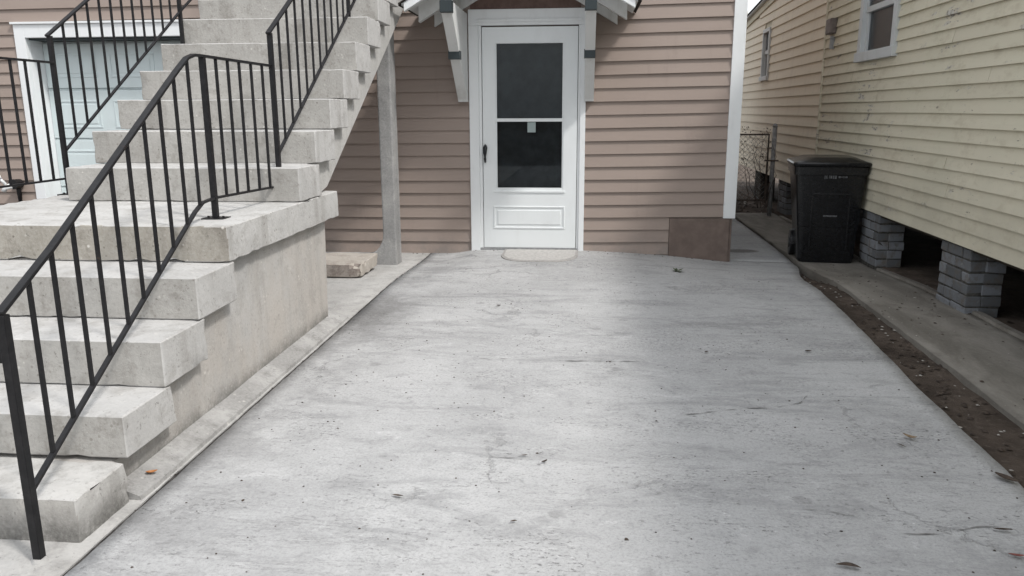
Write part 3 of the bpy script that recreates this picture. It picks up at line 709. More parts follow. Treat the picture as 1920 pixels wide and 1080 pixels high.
# storm door
dx0, dx1, dz0, dz1 = -0.952, -0.077, 0.008, 2.032
wx0, wx1, wz0, wz1 = -0.832, -0.203, 0.566, 1.888
yf, yk = D - 0.028, D + 0.008
mb = MB()
o4 = [(dx0, dz0), (dx1, dz0), (dx1, dz1), (dx0, dz1)]; i4 = [(wx0, wz0), (wx1, wz0), (wx1, wz1), (wx0, wz1)]
mb.add([(x, y, z) for y in (yf, yk) for q in (o4, i4) for x, z in q],
       [f for i in range(4) for j in [(i + 1) % 4] for f in ((i, j, 4 + j, 4 + i), (8 + i, 12 + i, 12 + j, 8 + j), (i, 8 + i, 8 + j, j), (4 + i, 4 + j, 12 + j, 12 + i))])
door = mb.build("storm_door", M['door'], bh, bevel=0.0025)
mb = MB(); mb.box(wx0, wx1, yf - 0.004, yk - 0.004, 1.192, 1.222)
mb.box(wx0, wx0 + 0.012, yf + 0.008, yk - 0.002, wz0, wz1); mb.box(wx1 - 0.012, wx1, yf + 0.008, yk - 0.002, wz0, wz1)
mb.box(wx0 - 0.022, wx1 + 0.022, yf - 0.009, yf + 0.003, wz0 - 0.030, wz0 - 0.012)
mb.box(wx0, wx1, yf + 0.006, yk - 0.002, wz0, wz0 + 0.014)
mb.build("glazing_bar", M['door'], door, bevel=0.002)
for a, b in ((1.222, wz1), (wz0 + 0.014, 1.192)):
    mb = MB(); mb.box(wx0 + 0.012, wx1 - 0.012, D - 0.008, D - 0.003, a, b); mb.build("pane", M['glass'], door)
mb = MB()                                                   # raised lower panel
px0, px1, pz0, pz1 = -0.858, -0.180, 0.192, 0.408
def frame(mb, x0, x1, z0, z1, w, ya, yb):
    mb.box(x0, x1, ya, yb, z1 - w, z1); mb.box(x0, x1, ya, yb, z0, z0 + w)
    mb.box(x0, x0 + w, ya, yb, z0 + w, z1 - w); mb.box(x1 - w, x1, ya, yb, z0 + w, z1 - w)
frame(mb, px0, px1, pz0, pz1, 0.016, yf - 0.007, yf + 0.004)
mb.box(px0 + 0.040, px1 - 0.040, yf - 0.006, yf + 0.004, pz0 + 0.040, pz1 - 0.040)
mb.build("raised_panel", M['door'], door, bevel=0.004)
mb = MB(); mb.tube([(-0.931, yf - 0.020, 0.820), (-0.931, yf - 0.034, 0.850), (-0.930, yf - 0.040, 0.905), (-0.929, yf - 0.032, 0.955), (-0.929, yf - 0.018, 0.978)], [0.009, 0.012, 0.0165, 0.021, 0.013], 10)
mb.tube([(-0.929, yf + 0.002, 0.962), (-0.929, yf - 0.03, 0.962)], 0.013, 8); mb.tube([(-0.931, yf + 0.002, 0.83), (-0.931, yf - 0.025, 0.83)], 0.008, 8)
mb.build("handle", M['blackmetal'], door, smooth=True)
mb = MB(); mb.box(-0.536, -0.460, D - 0.0105, D - 0.0085, 1.094, 1.188); mb.build("sticker", M['paper'], door)
mb = MB(); mb.box(-0.99, -0.06, D - 0.040, D + 0.05, -0.045, 0.006); mb.build("sill", M['grey'], bh, bevel=0.003)
mb = MB(); mb.box(-1.0, -0.05, D + 0.075, D + 0.11, -0.05, 2.05); mb.build("inner_door", M['dark'], bh)

# garage door with trim
mb = MB()
mb.box(GX0, GX0 + 0.105, D - 0.036, D + 0.02, -0.06, 2.115); mb.box(GX1 - 0.105, GX1, D - 0.036, D + 0.02, -0.06, 2.115)
mb.box(GX0 + 0.105, GX1 - 0.105, D - 0.036, D + 0.02, 1.992, 2.115); mb.box(GX0 - 0.02, GX1 + 0.02, D - 0.052, D - 0.001, 2.115, 2.136)
mb.box(GX0 + 0.085, GX0 + 0.105, D + 0.02, D + 0.24, -0.06, 1.992); mb.box(GX1 - 0.105, GX1 - 0.085, D + 0.02, D + 0.24, -0.06, 1.992)
mb.build("garage_trim", M['white'], bh, bevel=0.003)
mb = MB(); mb.box(GX0 + 0.105, GX1 - 0.105, D + 0.021, D + 0.24, 1.975, 1.992); mb.build("garage_soffit", M['slate'], bh)
gd = MB(); gy = D + 0.205
gd.box(GX0 + 0.105, GX1 - 0.105, gy + 0.02, gy + 0.05, -0.06, 1.975)
gdo = gd.build("garage_door", M['garage'], bh)
zs = [0.03, 0.55, 1.035, 1.525, 1.975]
for a, b in zip(zs, zs[1:]):
    mb = MB(); x0, x1 = GX0 + 0.108, GX1 - 0.108
    mb.box(x0, x1, gy, gy + 0.018, a + 0.004, b - 0.022)
    for t in (0.009, 0.019): mb.box(x0, x1, gy + 0.003, gy + 0.018, b - 0.004 - t, b + 0.003 - t)
    pw = (x1 - x0) / 4
    for i in range(4):
        xa, xb = x0 + pw * i + 0.07, x0 + pw * (i + 1) - 0.07; za, zb = a + 0.105, b - 0.115
        frame(mb, xa, xb, za, zb, 0.018, gy - 0.006, gy + 0.002)
        mb.box(xa + 0.045, xb - 0.045, gy - 0.005, gy + 0.002, za + 0.04, zb - 0.04)
    mb.build("panel", M['garage'], gdo, bevel=0.003)

# gabled door canopy
cx = -0.555
can = MB(); can.prism([(cx - 0.50, 2.186), (cx + 0.50, 2.186), (cx + 0.50, 2.30), (cx, 2.57), (cx - 0.50, 2.30)], 'y', D - 0.036, D - 0.027)
canopy = can.build("canopy", M['gable'], bh)
def rb(x): return 2.505 - 0.575 * abs(x - cx)               # underside of the rafters
def rafter(y0, y1, half, depth, nm, mat, drop=0.0):
    for s in (-1, 1):
        xe = cx + s * half
        mb = MB()
        p = [(cx, rb(cx) - drop), (xe, rb(xe) - drop), (xe + s * 0.0, rb(xe) - drop + depth * 1.12), (cx, rb(cx) - drop + depth * 1.15)]
        mb.prism(p, 'y', y0, y1); mb.build(nm, mat, canopy, bevel=0.003)
rafter(6.965, 7.045, 0.890, 0.118, "rafter", M['canopy'], -0.045)
rafter(7.345, 7.383, 0.825, 0.150, "rafter", M['canopy'], -0.005)
rafter(6.60, 6.66, 0.935, 0.058, "bargeboard", M['white'], -0.118)
for s in (-1, 1):                                           # boarded roof deck and shingles
    mb = MB(); xe = cx + s * 0.955
    mb.prism([(cx, rb(cx) + 0.180), (xe, rb(xe) + 0.176), (xe, rb(xe) + 0.192), (cx, rb(cx) + 0.196)], 'y', 6.612, 7.385)
    mb.build("deck", M['canopy'], canopy)
    n = 5
    for i in range(n):
        a, b = 0.965 * (i / n), 0.965 * ((i + 1) / n) + 0.02
        xa, xb = cx + s * a, cx + s * b
        mb = MB(); mb.prism([(xa, rb(xa) + 0.200), (xb, rb(xb) + 0.194), (xb, rb(xb) + 0.206), (xa, rb(xa) + 0.207)], 'y', 6.585, 7.384)
        mb.build("shingle", M['shingle'], canopy)
for x0, x1 in ((-1.172, -1.084), (-0.014, 0.072)):          # brackets
    mb = MB()
    mb.prism([(7.385, 1.372), (7.330, 1.372), (7.318, 1.392), (6.560, 2.062), (6.560, 2.152), (7.385, 2.152)], 'x', x0, x1)
    br = mb.build("bracket", M['canopy'], canopy, bevel=0.004)
for x0, x1 in ((-1.1725, -1.0835), (-0.0145, 0.0725)):
    mb = MB(); mb.box(x0 - 0.004, x1 + 0.004, 6.497, 6.595, 2.064, 2.156); mb.build("beam_end", M['slate'], canopy, bevel=0.003)
    mb = MB(); mb.box(x0 - 0.006, x1 + 0.002, 6.872, 6.985, 1.724, 1.796); mb.build("tie_end", M['slate'], canopy, bevel=0.003)

# outdoor tap beside the garage door
tp = thing("garden_tap", "white outdoor tap with a dark pipe on the brown wall by the garage", "tap", (-5.66, 7.33, 0.6))
mb = MB(); mb.tube([(-5.64, 7.36, -0.1), (-5.64, 7.36, 0.50), (-5.635, 7.35, 0.60)], 0.022, 10); mb.build("pipe", M['iron'], tp, smooth=True)
mb = MB(); mb.tube([(-5.635, 7.38, 0.60), (-5.635, 7.28, 0.60)], [0.045, 0.05], 12); mb.build("valve_body", M['iron'], tp)
mb = MB(); mb.tube([(-5.655, 7.29, 0.585), (-5.70, 7.26, 0.57), (-5.72, 7.25, 0.53)], [0.03, 0.026, 0.022], 10); mb.tube([(-5.70, 7.27, 0.60), (-5.745, 7.24, 0.67)], 0.014, 8)
mb.tube([(-5.745, 7.24, 0.655), (-5.752, 7.235, 0.69)], [0.03, 0.026], 10); mb.build("spout", M['white'], tp, smooth=True)

# doormat
import itertools
mb = MB(); v = []
def dmat(s, z):
    hw = 0.352 * s; x_c = -0.402; yb_ = D - 0.045; dep = 0.60 * s + 0.0
    pts = [(x_c - hw, yb_), (x_c + hw, yb_)]
    for i in range(13):
        a = R(0 + 90 * i / 12); pts.append((x_c + hw - 0.22 + 0.22 * math.cos(a), yb_ - dep + 0.30 - 0.30 * math.sin(a)))
    for i in range(13):
        a = R(90 + 90 * i / 12); pts.append((x_c - hw + 0.22 + 0.22 * math.cos(a), yb_ - dep + 0.30 - 0.30 * math.sin(a)))
    return [(x, y, gz(x, y) + z) for x, y in pts]
a, b, c_ = dmat(1.0, 0.002), dmat(0.99, 0.009), dmat(0.93, 0.010)
n = len(a)
dm = thing("doormat", "worn beige doormat with rounded corners lying at the white door", "doormat", (-0.4, 7.1, 0))
mb.add(a + b + c_, [(i, (i + 1) % n, n + (i + 1) % n, n + i) for i in range(n)] + [(n + i, n + (i + 1) % n, 2 * n + (i + 1) % n, 2 * n + i) for i in range(n)])
mb.build("rim", M['matrim'], dm)
mb = MB(); mb.add(c_, [tuple(range(n))]); mb.build("mat_surface", M['mat'], dm)

# ------------------------------------------------------------------ cream house
SX = math.tan(R(1.13))
def nx(y): return 2.50 + SX * (y - 5.25)                    # outer face line of its long wall
ch = thing("cream_house", "long cream clapboard house with peeling paint raised on brick piers", "house", (2.5, 5.25, 0))
Y0, YS, Y1 = -3.0, 9.03, 14.65
# windows cut the boards
W1 = (6.905, 7.86, 1.735, 2.75); W2 = (11.93, 12.42, 1.725, 2.44)
def cutseg(a, b, z, h, win):
    if z + h * 0.55 > win[2] and z + 0.02 < win[3] and win[0] < b and win[1] > a:
        return [q for q in ((a, min(b, win[0] + 0.01)), (max(a, win[1] - 0.01), b)) if q[1] - q[0] > 0.02]
    return [(a, b)]
for k_ in range(0, 27):
    z = 0.413 + 0.0945 * k_
    cuts = [Y0]
    y = Y0 + random.uniform(1.0, 4.5)
    while y < YS - 1.0: cuts.append(y); y += random.uniform(2.6, 5.0)
    cuts.append(YS)
    for a, b in zip(cuts, cuts[1:]):
        for s_ in cutseg(a + 0.0015, b - 0.0015, z, 0.0945, W1):
            clap(ch, "siding_board", M['cream'], s_[0], s_[1], lambda q, z=z: z, lambda q: 0.0945, nx, lip=0.026, jz=0.0040, jy=0.004, along='y', step=0.7)
for k_ in range(0, 24):
    z = 0.385 + 0.119 * k_
    ye = min(Y1, 13.465 - (z + 0.15 + 0.03 - 2.778) / 0.079) # where the dropping eave cuts this course
    if ye < YS + 0.3: continue
    for s_ in cutseg(YS + 0.045, ye, z, 0.119, W2):
        clap(ch, "siding_board", M['cream_rear_lifted'], s_[0], s_[1], lambda q, z=z: z, lambda q: 0.119, nx, lip=0.025, jz=0.002, jy=0.003, along='y', step=0.7)
def nbox(mb, y0, y1, o0, o1, z0, z1):                       # box that follows the wall line, o = offset out (-) / in (+)
    mb.hexa([(nx(y0) + o0, y0, z0), (nx(y0) + o1, y0, z0), (nx(y1) + o1, y1, z0), (nx(y1) + o0, y1, z0),
             (nx(y0) + o0, y0, z1), (nx(y0) + o1, y0, z1), (nx(y1) + o1, y1, z1), (nx(y1) + o0, y1, z1)])
mb = MB()
nbox(mb, Y0, W1[0] + 0.05, 0.0, 0.14, 0.42, 2.98); nbox(mb, W1[1] - 0.05, W2[0] + 0.03, 0.0, 0.14, 0.42, 2.80); nbox(mb, W2[1] - 0.03, Y1, 0.0, 0.14, 0.42, 2.62)
nbox(mb, W1[0] + 0.05, W1[1] - 0.05, 0.0, 0.14, 0.42, W1[2] + 0.04); nbox(mb, W1[0] + 0.05, W1[1] - 0.05, 0.0, 0.14, W1[3] - 0.04, 2.98)
nbox(mb, W2[0] + 0.03, W2[1] - 0.03, 0.0, 0.14, 0.42, W2[2] + 0.04); nbox(mb, W2[0] + 0.03, W2[1] - 0.03, 0.0, 0.14, W2[3] - 0.04, 2.70)
mb.box(2.52, 9.0, Y0, Y0 + 0.14, 0.42, 2.98); mb.box(2.70, 9.0, Y1 - 0.14, Y1, 0.42, 2.62); mb.box(8.86, 9.0, Y0 + 0.14, Y1 - 0.14, -0.1, 2.98)
mb.build("wall", M['cream'], ch)
mb = MB(); mb.box(2.78, 8.86, Y0 + 0.14, Y1 - 0.14, 0.40, 0.50)
nbox(mb, Y0, Y1, 0.012, 0.13, 0.385, 0.4195)
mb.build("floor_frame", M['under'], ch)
mb = MB(); nbox(mb, YS, YS + 0.042, -0.030, 0.0, 0.385, 2.96); mb.build("seam_trim", M['cream'], ch, bevel=0.003)
mb = MB(); nbox(mb, Y1 - 0.01, Y1 + 0.06, -0.030, 0.10, 0.385, 2.96); mb.build("corner_trim", M['cream'], ch, bevel=0.003)
def ze(y): return 2.778 + 0.079 * (13.465 - y)              # eave of the lower rear part drops away
def sbox(mb, y0, y1, o0, o1, d0, d1):                       # like nbox, but follows the dropping eave
    mb.hexa([(nx(y0) + o0, y0, ze(y0) + d0), (nx(y0) + o1, y0, ze(y0) + d0), (nx(y1) + o1, y1, ze(y1) + d0), (nx(y1) + o0, y1, ze(y1) + d0),
             (nx(y0) + o0, y0, ze(y0) + d1), (nx(y0) + o1, y0, ze(y0) + d1), (nx(y1) + o1, y1, ze(y1) + d1), (nx(y1) + o0, y1, ze(y1) + d1)])
mb = MB(); nbox(mb, Y0, YS, -0.045, 0.0, 2.885, 2.975); mb.build("frieze_board", M['cream'], ch, bevel=0.003)
mb = MB(); sbox(mb, YS, Y1 + 0.1, -0.035, 0.1, -0.13, -0.035); mb.build("frieze_board", M['cream'], ch, bevel=0.003)
mb = MB(); nbox(mb, Y0, YS, -0.13, 0.0, 2.976, 3.0); nbox(mb, Y0, YS, -0.155, -0.13, 2.955, 3.04); mb.build("fascia", M['winwhite'], ch, bevel=0.003)
mb = MB(); sbox(mb, YS, Y1 + 0.1, -0.085, -0.02, -0.0345, -0.012); mb.build("fascia", M['winwhite'], ch, bevel=0.002)
mb = MB(); nbox(mb, Y0 - 0.2, YS, -0.175, -0.155, 2.99, 3.05); mb.build("gutter", M['rust'], ch, bevel=0.01)
mb = MB(); mb.prism([(nx(5) - 0.15, 3.052), (5.8, 4.9), (9.3, 3.05), (9.3, 3.0), (5.8, 4.82), (nx(5) - 0.15, 3.041)], 'y', Y0 - 0.25, YS)
for a, b in ((YS + 0.001, Y1 + 0.15),):
    mb.hexa([(nx(a) - 0.10, a, ze(a) - 0.0115), (9.2, a, 4.2), (9.2, b, 3.7), (nx(b) - 0.10, b, ze(b) - 0.0115), (nx(a) - 0.10, a, ze(a) + 0.006), (9.2, a, 4.25), (9.2, b, 3.75), (nx(b) - 0.10, b, ze(b) + 0.006)])
mb.build("roof", M['shingle'], ch)
def window(root, W, fw, rail_z, mat):
    y0, y1, z0, z1 = W
    mb = MB()
    nbox(mb, y0, y0 + fw, -0.042, 0.03, z0, z1); nbox(mb, y1 - fw, y1, -0.042, 0.03, z0, z1)
    nbox(mb, y0 + fw, y1 - fw, -0.042, 0.03, z1 - fw, z1); nbox(mb, y0 - 0.02, y1 + 0.01, -0.060, 0.03, z0 - 0.02, z0 + fw * 0.75)
    f = mb.build("window", mat, root, bevel=0.004)
    mb = MB(); sw = fw * 0.35
    nbox(mb, y0 + fw, y1 - fw, -0.010, 0.04, rail_z, rail_z + 0.05)
    nbox(mb, y0 + fw, y0 + fw + sw, 0.0, 0.04, z0 + fw * 0.75, rail_z); nbox(mb, y1 - fw - sw, y1 - fw, 0.0, 0.04, z0 + fw * 0.75, rail_z)
    nbox(mb, y0 + fw, y0 + fw + sw, -0.012, 0.03, rail_z + 0.05, z1 - fw); nbox(mb, y1 - fw - sw, y1 - fw, -0.012, 0.03, rail_z + 0.05, z1 - fw)
    mb.build("sash", mat, f, bevel=0.003)
    for a, b, o in ((z0 + fw * 0.75, rail_z, 0.022), (rail_z + 0.05, z1 - fw, 0.004)):
        mb = MB(); nbox(mb, y0 + fw + sw, y1 - fw - sw, o, o + 0.005, a, b); mb.build("pane", M['winglass'], f)
    mb = MB(); nbox(mb, y0 + fw, y1 - fw, 0.10, 0.13, rail_z, z1 - fw); mb.build("blind", M['winwhite'], f)
    mb = MB(); nbox(mb, y0, y1, 0.15, 0.17, z0, z1); mb.build("dark_room", M['dark'], f)
    return f
window(ch, W1, 0.085, 2.148, M['winwhite'])
window(ch, W2, 0.055, 2.085, M['winwhite'])
# brick piers
def brick_mesh():
    bm = bmesh.new(); bmesh.ops.create_cube(bm, size=1.0)
    return bm
BR = []
for s in range(6):
    bm = bmesh.new(); bmesh.ops.create_cube(bm, size=1.0)
    for v in bm.verts: v.co = Vector((v.co.x * 0.215, v.co.y * 0.10, v.co.z * 0.066))
    bmesh.ops.bevel(bm, geom=bm.edges[:], offset=0.0045, segments=1, affect='EDGES')
    for v in bm.verts: v.co += Vector((mnoise.noise(v.co * 20 + Vector((s, 0, 0))), mnoise.noise(v.co * 20 + Vector((0, s, 5))), mnoise.noise(v.co * 20 + Vector((5, 0, s))))) * 0.005
    me = bpy.data.meshes.new("brick"); bm.to_mesh(me); bm.free()
    me.materials.append(M['brick']); BR.append(me)
CHL = THING_LOC[ch.name]
def pier(y0, y1, detail):
    x0 = nx(y0) + 0.002
    mb = MB(); mb.box(x0 + 0.007, x0 + 0.215, y0 + 0.008, y1 - 0.014, -0.10, 0.40)
    p = mb.build("pier", M['mortar'], ch)
    if not detail:
        return p
    z = -0.055; r = 0
    while z < 0.375:
        n = 2; L = (y1 - y0) / n
        offs = 0.0 if r % 2 == 0 else 0.5
        ysg = [y0 + L * (i + offs) for i in range(-1, n + 1)]
        segs = [(max(y0, a), min(y1, a + L)) for a in ysg]
        segs = [s_ for s_ in segs if s_[1] - s_[0] > 0.06]
        for j, (a, b) in enumerate(segs):                   # stretchers along the alley face
            o = bpy.data.objects.new("brick", random.choice(BR)); COL.objects.link(o); o.parent = p
            ln = (b - a) - 0.012
            o.location = Vector((x0 + 0.05 + random.uniform(-0.006, 0.006), (a + b) / 2, z + 0.038)) - CHL
            o.rotation_euler = (random.uniform(-0.02, 0.02), random.uniform(-0.02, 0.02), math.pi / 2 + random.uniform(-0.03, 0.03))
            o.scale = (ln / 0.215, 1, random.uniform(0.94, 1.04))
        o = bpy.data.objects.new("brick", random.choice(BR)); COL.objects.link(o); o.parent = p   # the end that faces the camera
        o.location = Vector((x0 + 0.155 + random.uniform(-0.008, 0.008), y0 + 0.045 + random.uniform(-0.008, 0.006), z + 0.038)) - CHL
        o.rotation_euler = (0, random.uniform(-0.02, 0.02), random.uniform(-0.04, 0.04)); o.scale = (0.56, 1, random.uniform(0.94, 1.04))
        z += 0.0765; r += 1
    return p
pier(5.225, 5.66, True); pier(6.94, 7.38, True); pier(10.4, 10.84, True); pier(12.1, 12.54, False); pier(8.67, 9.11, False); pier(3.5, 3.94, False); pier(1.78, 2.22, False); pier(0.05, 0.49, False)
# electric box on the wall
mt = thing("meter_box", "small grey-brown utility box fixed high on the cream wall", "meter box", (2.5, 8.75, 2.1))
mb = MB(); nbox(mb, 8.66, 8.84, -0.085, -0.018, 2.05, 2.205); mb.build("box_body", M['meter'], mt, bevel=0.012)
mb = MB(); nbox(mb, 8.855, 8.885, -0.06, -0.018, 2.06, 2.20); nbox(mb, 8.70, 8.73, -0.06, -0.018, 1.90, 2.03); mb.build("conduit", M['grey'], mt, bevel=0.004)

# ------------------------------------------------------------------ wheelie bin
bn = thing("garbage_bin", "black wheeled garbage bin standing on the path against the cream house", "garbage bin", (2.17, 7.5, -0.085))
def rrect(x0, x1, y0, y1, r, n=5):
    pts = []
    for cx_, cy_, a0 in ((x1 - r, y1 - r, 0), (x0 + r, y1 - r, 90), (x0 + r, y0 + r, 180), (x1 - r, y0 + r, 270)):
        for i in range(n + 1):
            a = R(a0 + 90 * i / n); pts.append((cx_ + r * math.cos(a), cy_ + r * math.sin(a)))
    return pts
def loft(mb, rings):
    n = len(rings[0][0]); vs_ = []
    for pts, z in rings:
        for q in pts: vs_.append((q[0], q[1], z(q[0], q[1]) if callable(z) else z))
    fs = [(n * i + j, n * i + (j + 1) % n, n * i + n + (j + 1) % n, n * i + n + j) for i in range(len(rings) - 1) for j in range(n)]
    fs += [tuple(range(n - 1, -1, -1)), tuple(n * (len(rings) - 1) + j for j in range(n))]
    mb.add(vs_, fs)
zb = -0.085
mb = MB()
loft(mb, [(rrect(1.950, 2.425, 7.26, 7.72, 0.06), zb + 0.0), (rrect(1.935, 2.432, 7.245, 7.76, 0.06), zb + 0.03),
          (rrect(1.915, 2.445, 7.235, 7.80, 0.055), zb + 0.33), (rrect(1.912, 2.448, 7.228, 7.805, 0.055), zb + 0.335), (rrect(1.868, 2.475, 7.205, 7.88, 0.05), zb + 0.80),
          (rrect(1.852, 2.490, 7.190, 7.90, 0.05), zb + 0.805), (rrect(1.850, 2.492, 7.188, 7.905, 0.05), zb + 0.875), (rrect(1.86, 2.48, 7.20, 7.89, 0.05), zb + 0.880)])
body = mb.build("body", M['bin'], bn, smooth=True)
body.modifiers.new("edge", 'EDGE_SPLIT').split_angle = R(28)
mb = MB()                                                   # moulded ribs on the front
mb.box(2.02, 2.035, 7.214, 7.25, zb + 0.12, zb + 0.62); mb.box(2.34, 2.355, 7.214, 7.25, zb + 0.12, zb + 0.62); mb.box(2.02, 2.355, 7.205, 7.24, zb + 0.625, zb + 0.64)
mb.build("rib", M['bin'], body, bevel=0.004)
mb = MB()
loft(mb, [(rrect(1.840, 2.504, 7.165, 7.92, 0.05), zb + 0.882), (rrect(1.834, 2.510, 7.158, 7.925, 0.055), zb + 0.902), (rrect(1.843, 2.50, 7.168, 7.915, 0.05), zb + 0.915),
          (rrect(1.865, 2.470, 7.185, 7.90, 0.06), zb + 0.922), (rrect(1.965, 2.390, 7.26, 7.84, 0.08), zb + 0.955), (rrect(2.00, 2.36, 7.30, 7.80, 0.08), zb + 0.958)])
lid = mb.build("lid", M['bin'], bn, smooth=True)
lid.modifiers.new("edge", 'EDGE_SPLIT').split_angle = R(24)
mb = MB(); mb.tube([(1.95, 7.97, zb + 0.86), (2.39, 7.97, zb + 0.86)], 0.016, 8); mb.box(1.96, 1.99, 7.88, 7.97, zb + 0.84, zb + 0.875); mb.box(2.35, 2.38, 7.88, 7.97, zb + 0.84, zb + 0.875)
mb.build("handle", M['bin'], bn)
for x0, x1 in ((1.895, 1.945), (2.428, 2.478)):
    mb = MB(); pr = [(7.70 + 0.125 * math.cos(R(a)), zb + 0.125 + 0.125 * math.sin(R(a))) for a in range(0, 360, 15)]
    mb.prism(pr, 'x', x0, x1); w = mb.build("wheel", M['bin'], bn, bevel=0.01)
    mb = MB(); pr = [(7.70 + 0.05 * math.cos(R(a)), zb + 0.125 + 0.05 * math.sin(R(a))) for a in range(0, 360, 30)]
    mb.prism(pr, 'x', x0 - 0.006, x1 + 0.006); mb.build("hub", M['bin'], w)
# faint worn print on the front: too rubbed to read
mb = MB(); yy = lambda z: 7.205 + (0.80 - (z - zb)) * 0.049 - 0.0035
def strip(x0, x1, z0, z1): mb.hexa([(x0, yy(z0), z0), (x1, yy(z0), z0), (x1, yy(z0) + 0.004, z0), (x0, yy(z0) + 0.004, z0), (x0, yy(z1), z1), (x1, yy(z1), z1), (x1, yy(z1) + 0.004, z1), (x0, yy(z1) + 0.004, z1)])
for x0, x1, h in ((2.112, 2.121, .040), (2.121, 2.136, .012), (2.128, 2.137, .034), (2.150, 2.158, .026), (2.163, 2.178, .030), (2.184, 2.196, .034), (2.200, 2.216, .030), (2.232, 2.250, .018), (2.256, 2.266, .012), (2.272, 2.282, .018), (2.288, 2.308, .016)):
    strip(x0, x1, 0.703 - h / 2, 0.703 + h / 2)
mb.build("worn_print", M['binmark'], body)
mb = MB(); strip(2.130, 2.250, 0.344, 0.358); mb.build("worn_mark", M['binmark'], body)
bn.rotation_euler = (0, 0, R(-8.0)); bn.scale = (0.98, 0.86, 1.0); bn.location.x += 0.06

# ------------------------------------------------------------------ gate with vine at the end of the alley
gt = thing("chain_link_gate", "rusty chain-link gate hung on a grey post across the far alley", "gate", (2.45, 10.62, 0))
mb = MB(); mb.tube([(2.455, 10.62, -0.1), (2.455, 10.62, 1.075)], 0.030, 12); mb.tube([(2.455, 10.62, 1.07), (2.455, 10.62, 1.10), (2.455, 10.62, 1.115)], [0.034, 0.03, 0.01], 10)
mb.build("post", M['grey'], gt, smooth=True)
mb = MB(); gy_ = 10.62
mb.tube([(1.46, gy_, 0.12), (1.46, gy_, 0.975), (2.385, gy_, 0.975), (2.385, gy_, 0.08)], 0.016, 8); mb.tube([(1.46, gy_, 0.12), (2.385, gy_, 0.12)], 0.016, 8)
for z in (0.30, 0.80): mb.tube([(2.385, gy_, z), (2.46, gy_, z)], 0.012, 6)
mb.tube([(2.34, gy_ - 0.03, 0.64), (2.52, gy_ - 0.03, 0.64)], 0.012, 6)
mb.build("frame", M['rust'], gt)
mb = MB()
for i in range(-12, 20):
    for sg in (1, -1):
        p = []
        for t in range(0, 15):
            z = 0.12 + 0.855 * t / 14; x = 1.46 + 0.066 * i + sg * (z - 0.12)
            if sg < 0: x += 0.86
            if 1.46 <= x <= 2.385: p.append((x, gy_ + 0.004 * sg, z))
        if len(p) > 1: mb.tube([p[0], p[-1]], 0.0022, 3)
kind(mb.build("wire_mesh", M['grey'], gt), 'stuff')
vn = thing("vine", "thin straggling dark vine tangled on the alley gate", "vine", (2.2, 10.6, 0))
mb = MB()
for s in range(8):
    x = random.uniform(1.55, 2.40) if s > 5 else random.uniform(2.26, 2.42); p = [(x, 10.59, 0.02)]
    for i in range(12):
        q = p[-1]; p.append((q[0] + random.uniform(-0.045, 0.04), 10.58 + random.uniform(-0.03, 0.03), q[2] + random.uniform(0.05, 0.11)))
    mb.tube(p, [0.005 - 0.0003 * i for i in range(13)], 5)
mb.build("stem", M['rust'], vn)
mb = MB()
for i in range(130):
    x = random.choice((random.uniform(1.5, 2.42), random.gauss(2.32, 0.05), random.gauss(2.08, 0.07))); z = random.uniform(0.2, 1.06) if x > 2.2 else random.uniform(0.45, 1.08)
    c = Vector((x, 10.58 + random.uniform(-0.05, 0.05), z)); s = random.uniform(0.008, 0.022)
    u = Vector((random.gauss(0, 1), random.gauss(0, 1), random.gauss(0, 1))).normalized(); w = u.orthogonal().normalized()
    mb.add([c - u * s, c + w * s * 0.5, c + u * s, c - w * s * 0.5], [(0, 1, 2, 3)])
kind(mb.build("foliage", M['leaf_dark'], vn), 'stuff')

# ------------------------------------------------------------------ leaves and litter
def leaf_mesh(L, W, curl, seed):
    v = []; f = []; n = 6
    for i in range(n + 1):
        t = i / n; w = W * math.sin(math.pi * min(1, t * 0.94 + 0.03)) ** 0.8
        z = 0.004 + curl * (2 * t - 1) ** 2 * L; b = 0.10 * L * math.sin(3 * t + seed)
        v += [((t - 0.5) * L, b - w / 2, z + w * 0.30), ((t - 0.5) * L, b, z), ((t - 0.5) * L, b + w / 2, z + w * 0.26)]
    for i in range(n):
        for j in range(2): k = 3 * i + j; f.append((k, k + 3, k + 4, k + 1))
    return v, f
def leaf(x, y, L, W, rot, mat, label, curl=0.12, seed=0, zz=None):
    v, f = leaf_mesh(L * 0.8, W * 0.75, curl * 0.7, seed); c, s = math.cos(rot), math.sin(rot)
    me = bpy.data.meshes.new("fallen_leaf"); me.from_pydata(v, [], f)
    for p in me.polygons: p.use_smooth = True
    o = link("fallen_leaf", me, mat); o.location = (x, y, (gz(x, y) if zz is None else zz) + 0.003); o.rotation_euler = (random.uniform(-.1, .1), random.uniform(-.1, .1), rot)
    return tag(o, label, "leaf", "fallen leaves on the concrete")
LM = M
leaf(-1.530, 2.455, 0.050, 0.030, 0.9, LM['leaf_orange'], "orange leaf curled against the foot of the bottom concrete step", 0.3, 1, 0.024)
leaf(-0.62, 2.408, 0.050, 0.016, 0.05, LM['leaf_dark'], "slim dark leaf lying alone low on the left half of the driveway", 0.05, 2)
leaf(-0.134, 2.719, 0.038, 0.015, 0.9, LM['leaf_dark'], "small tilted dark leaf in the middle of the pale driveway", 0.15, 3)
leaf(-0.212, 2.765, 0.032, 0.012, 0.2, LM['leaf_dark'], "tiny dark leaf just left of the tilted one mid driveway", 0.1, 4)
leaf(-0.209, 2.271, 0.028, 0.014, 0.1, LM['leaf_dark'], "small round dark leaf near the bottom centre of the driveway", 0.1, 5)
leaf(0.776, 2.097, 0.085, 0.024, -0.25, LM['leaf_dark'], "long dark crescent leaf at the bottom edge on the shaded driveway", 0.05, 6)
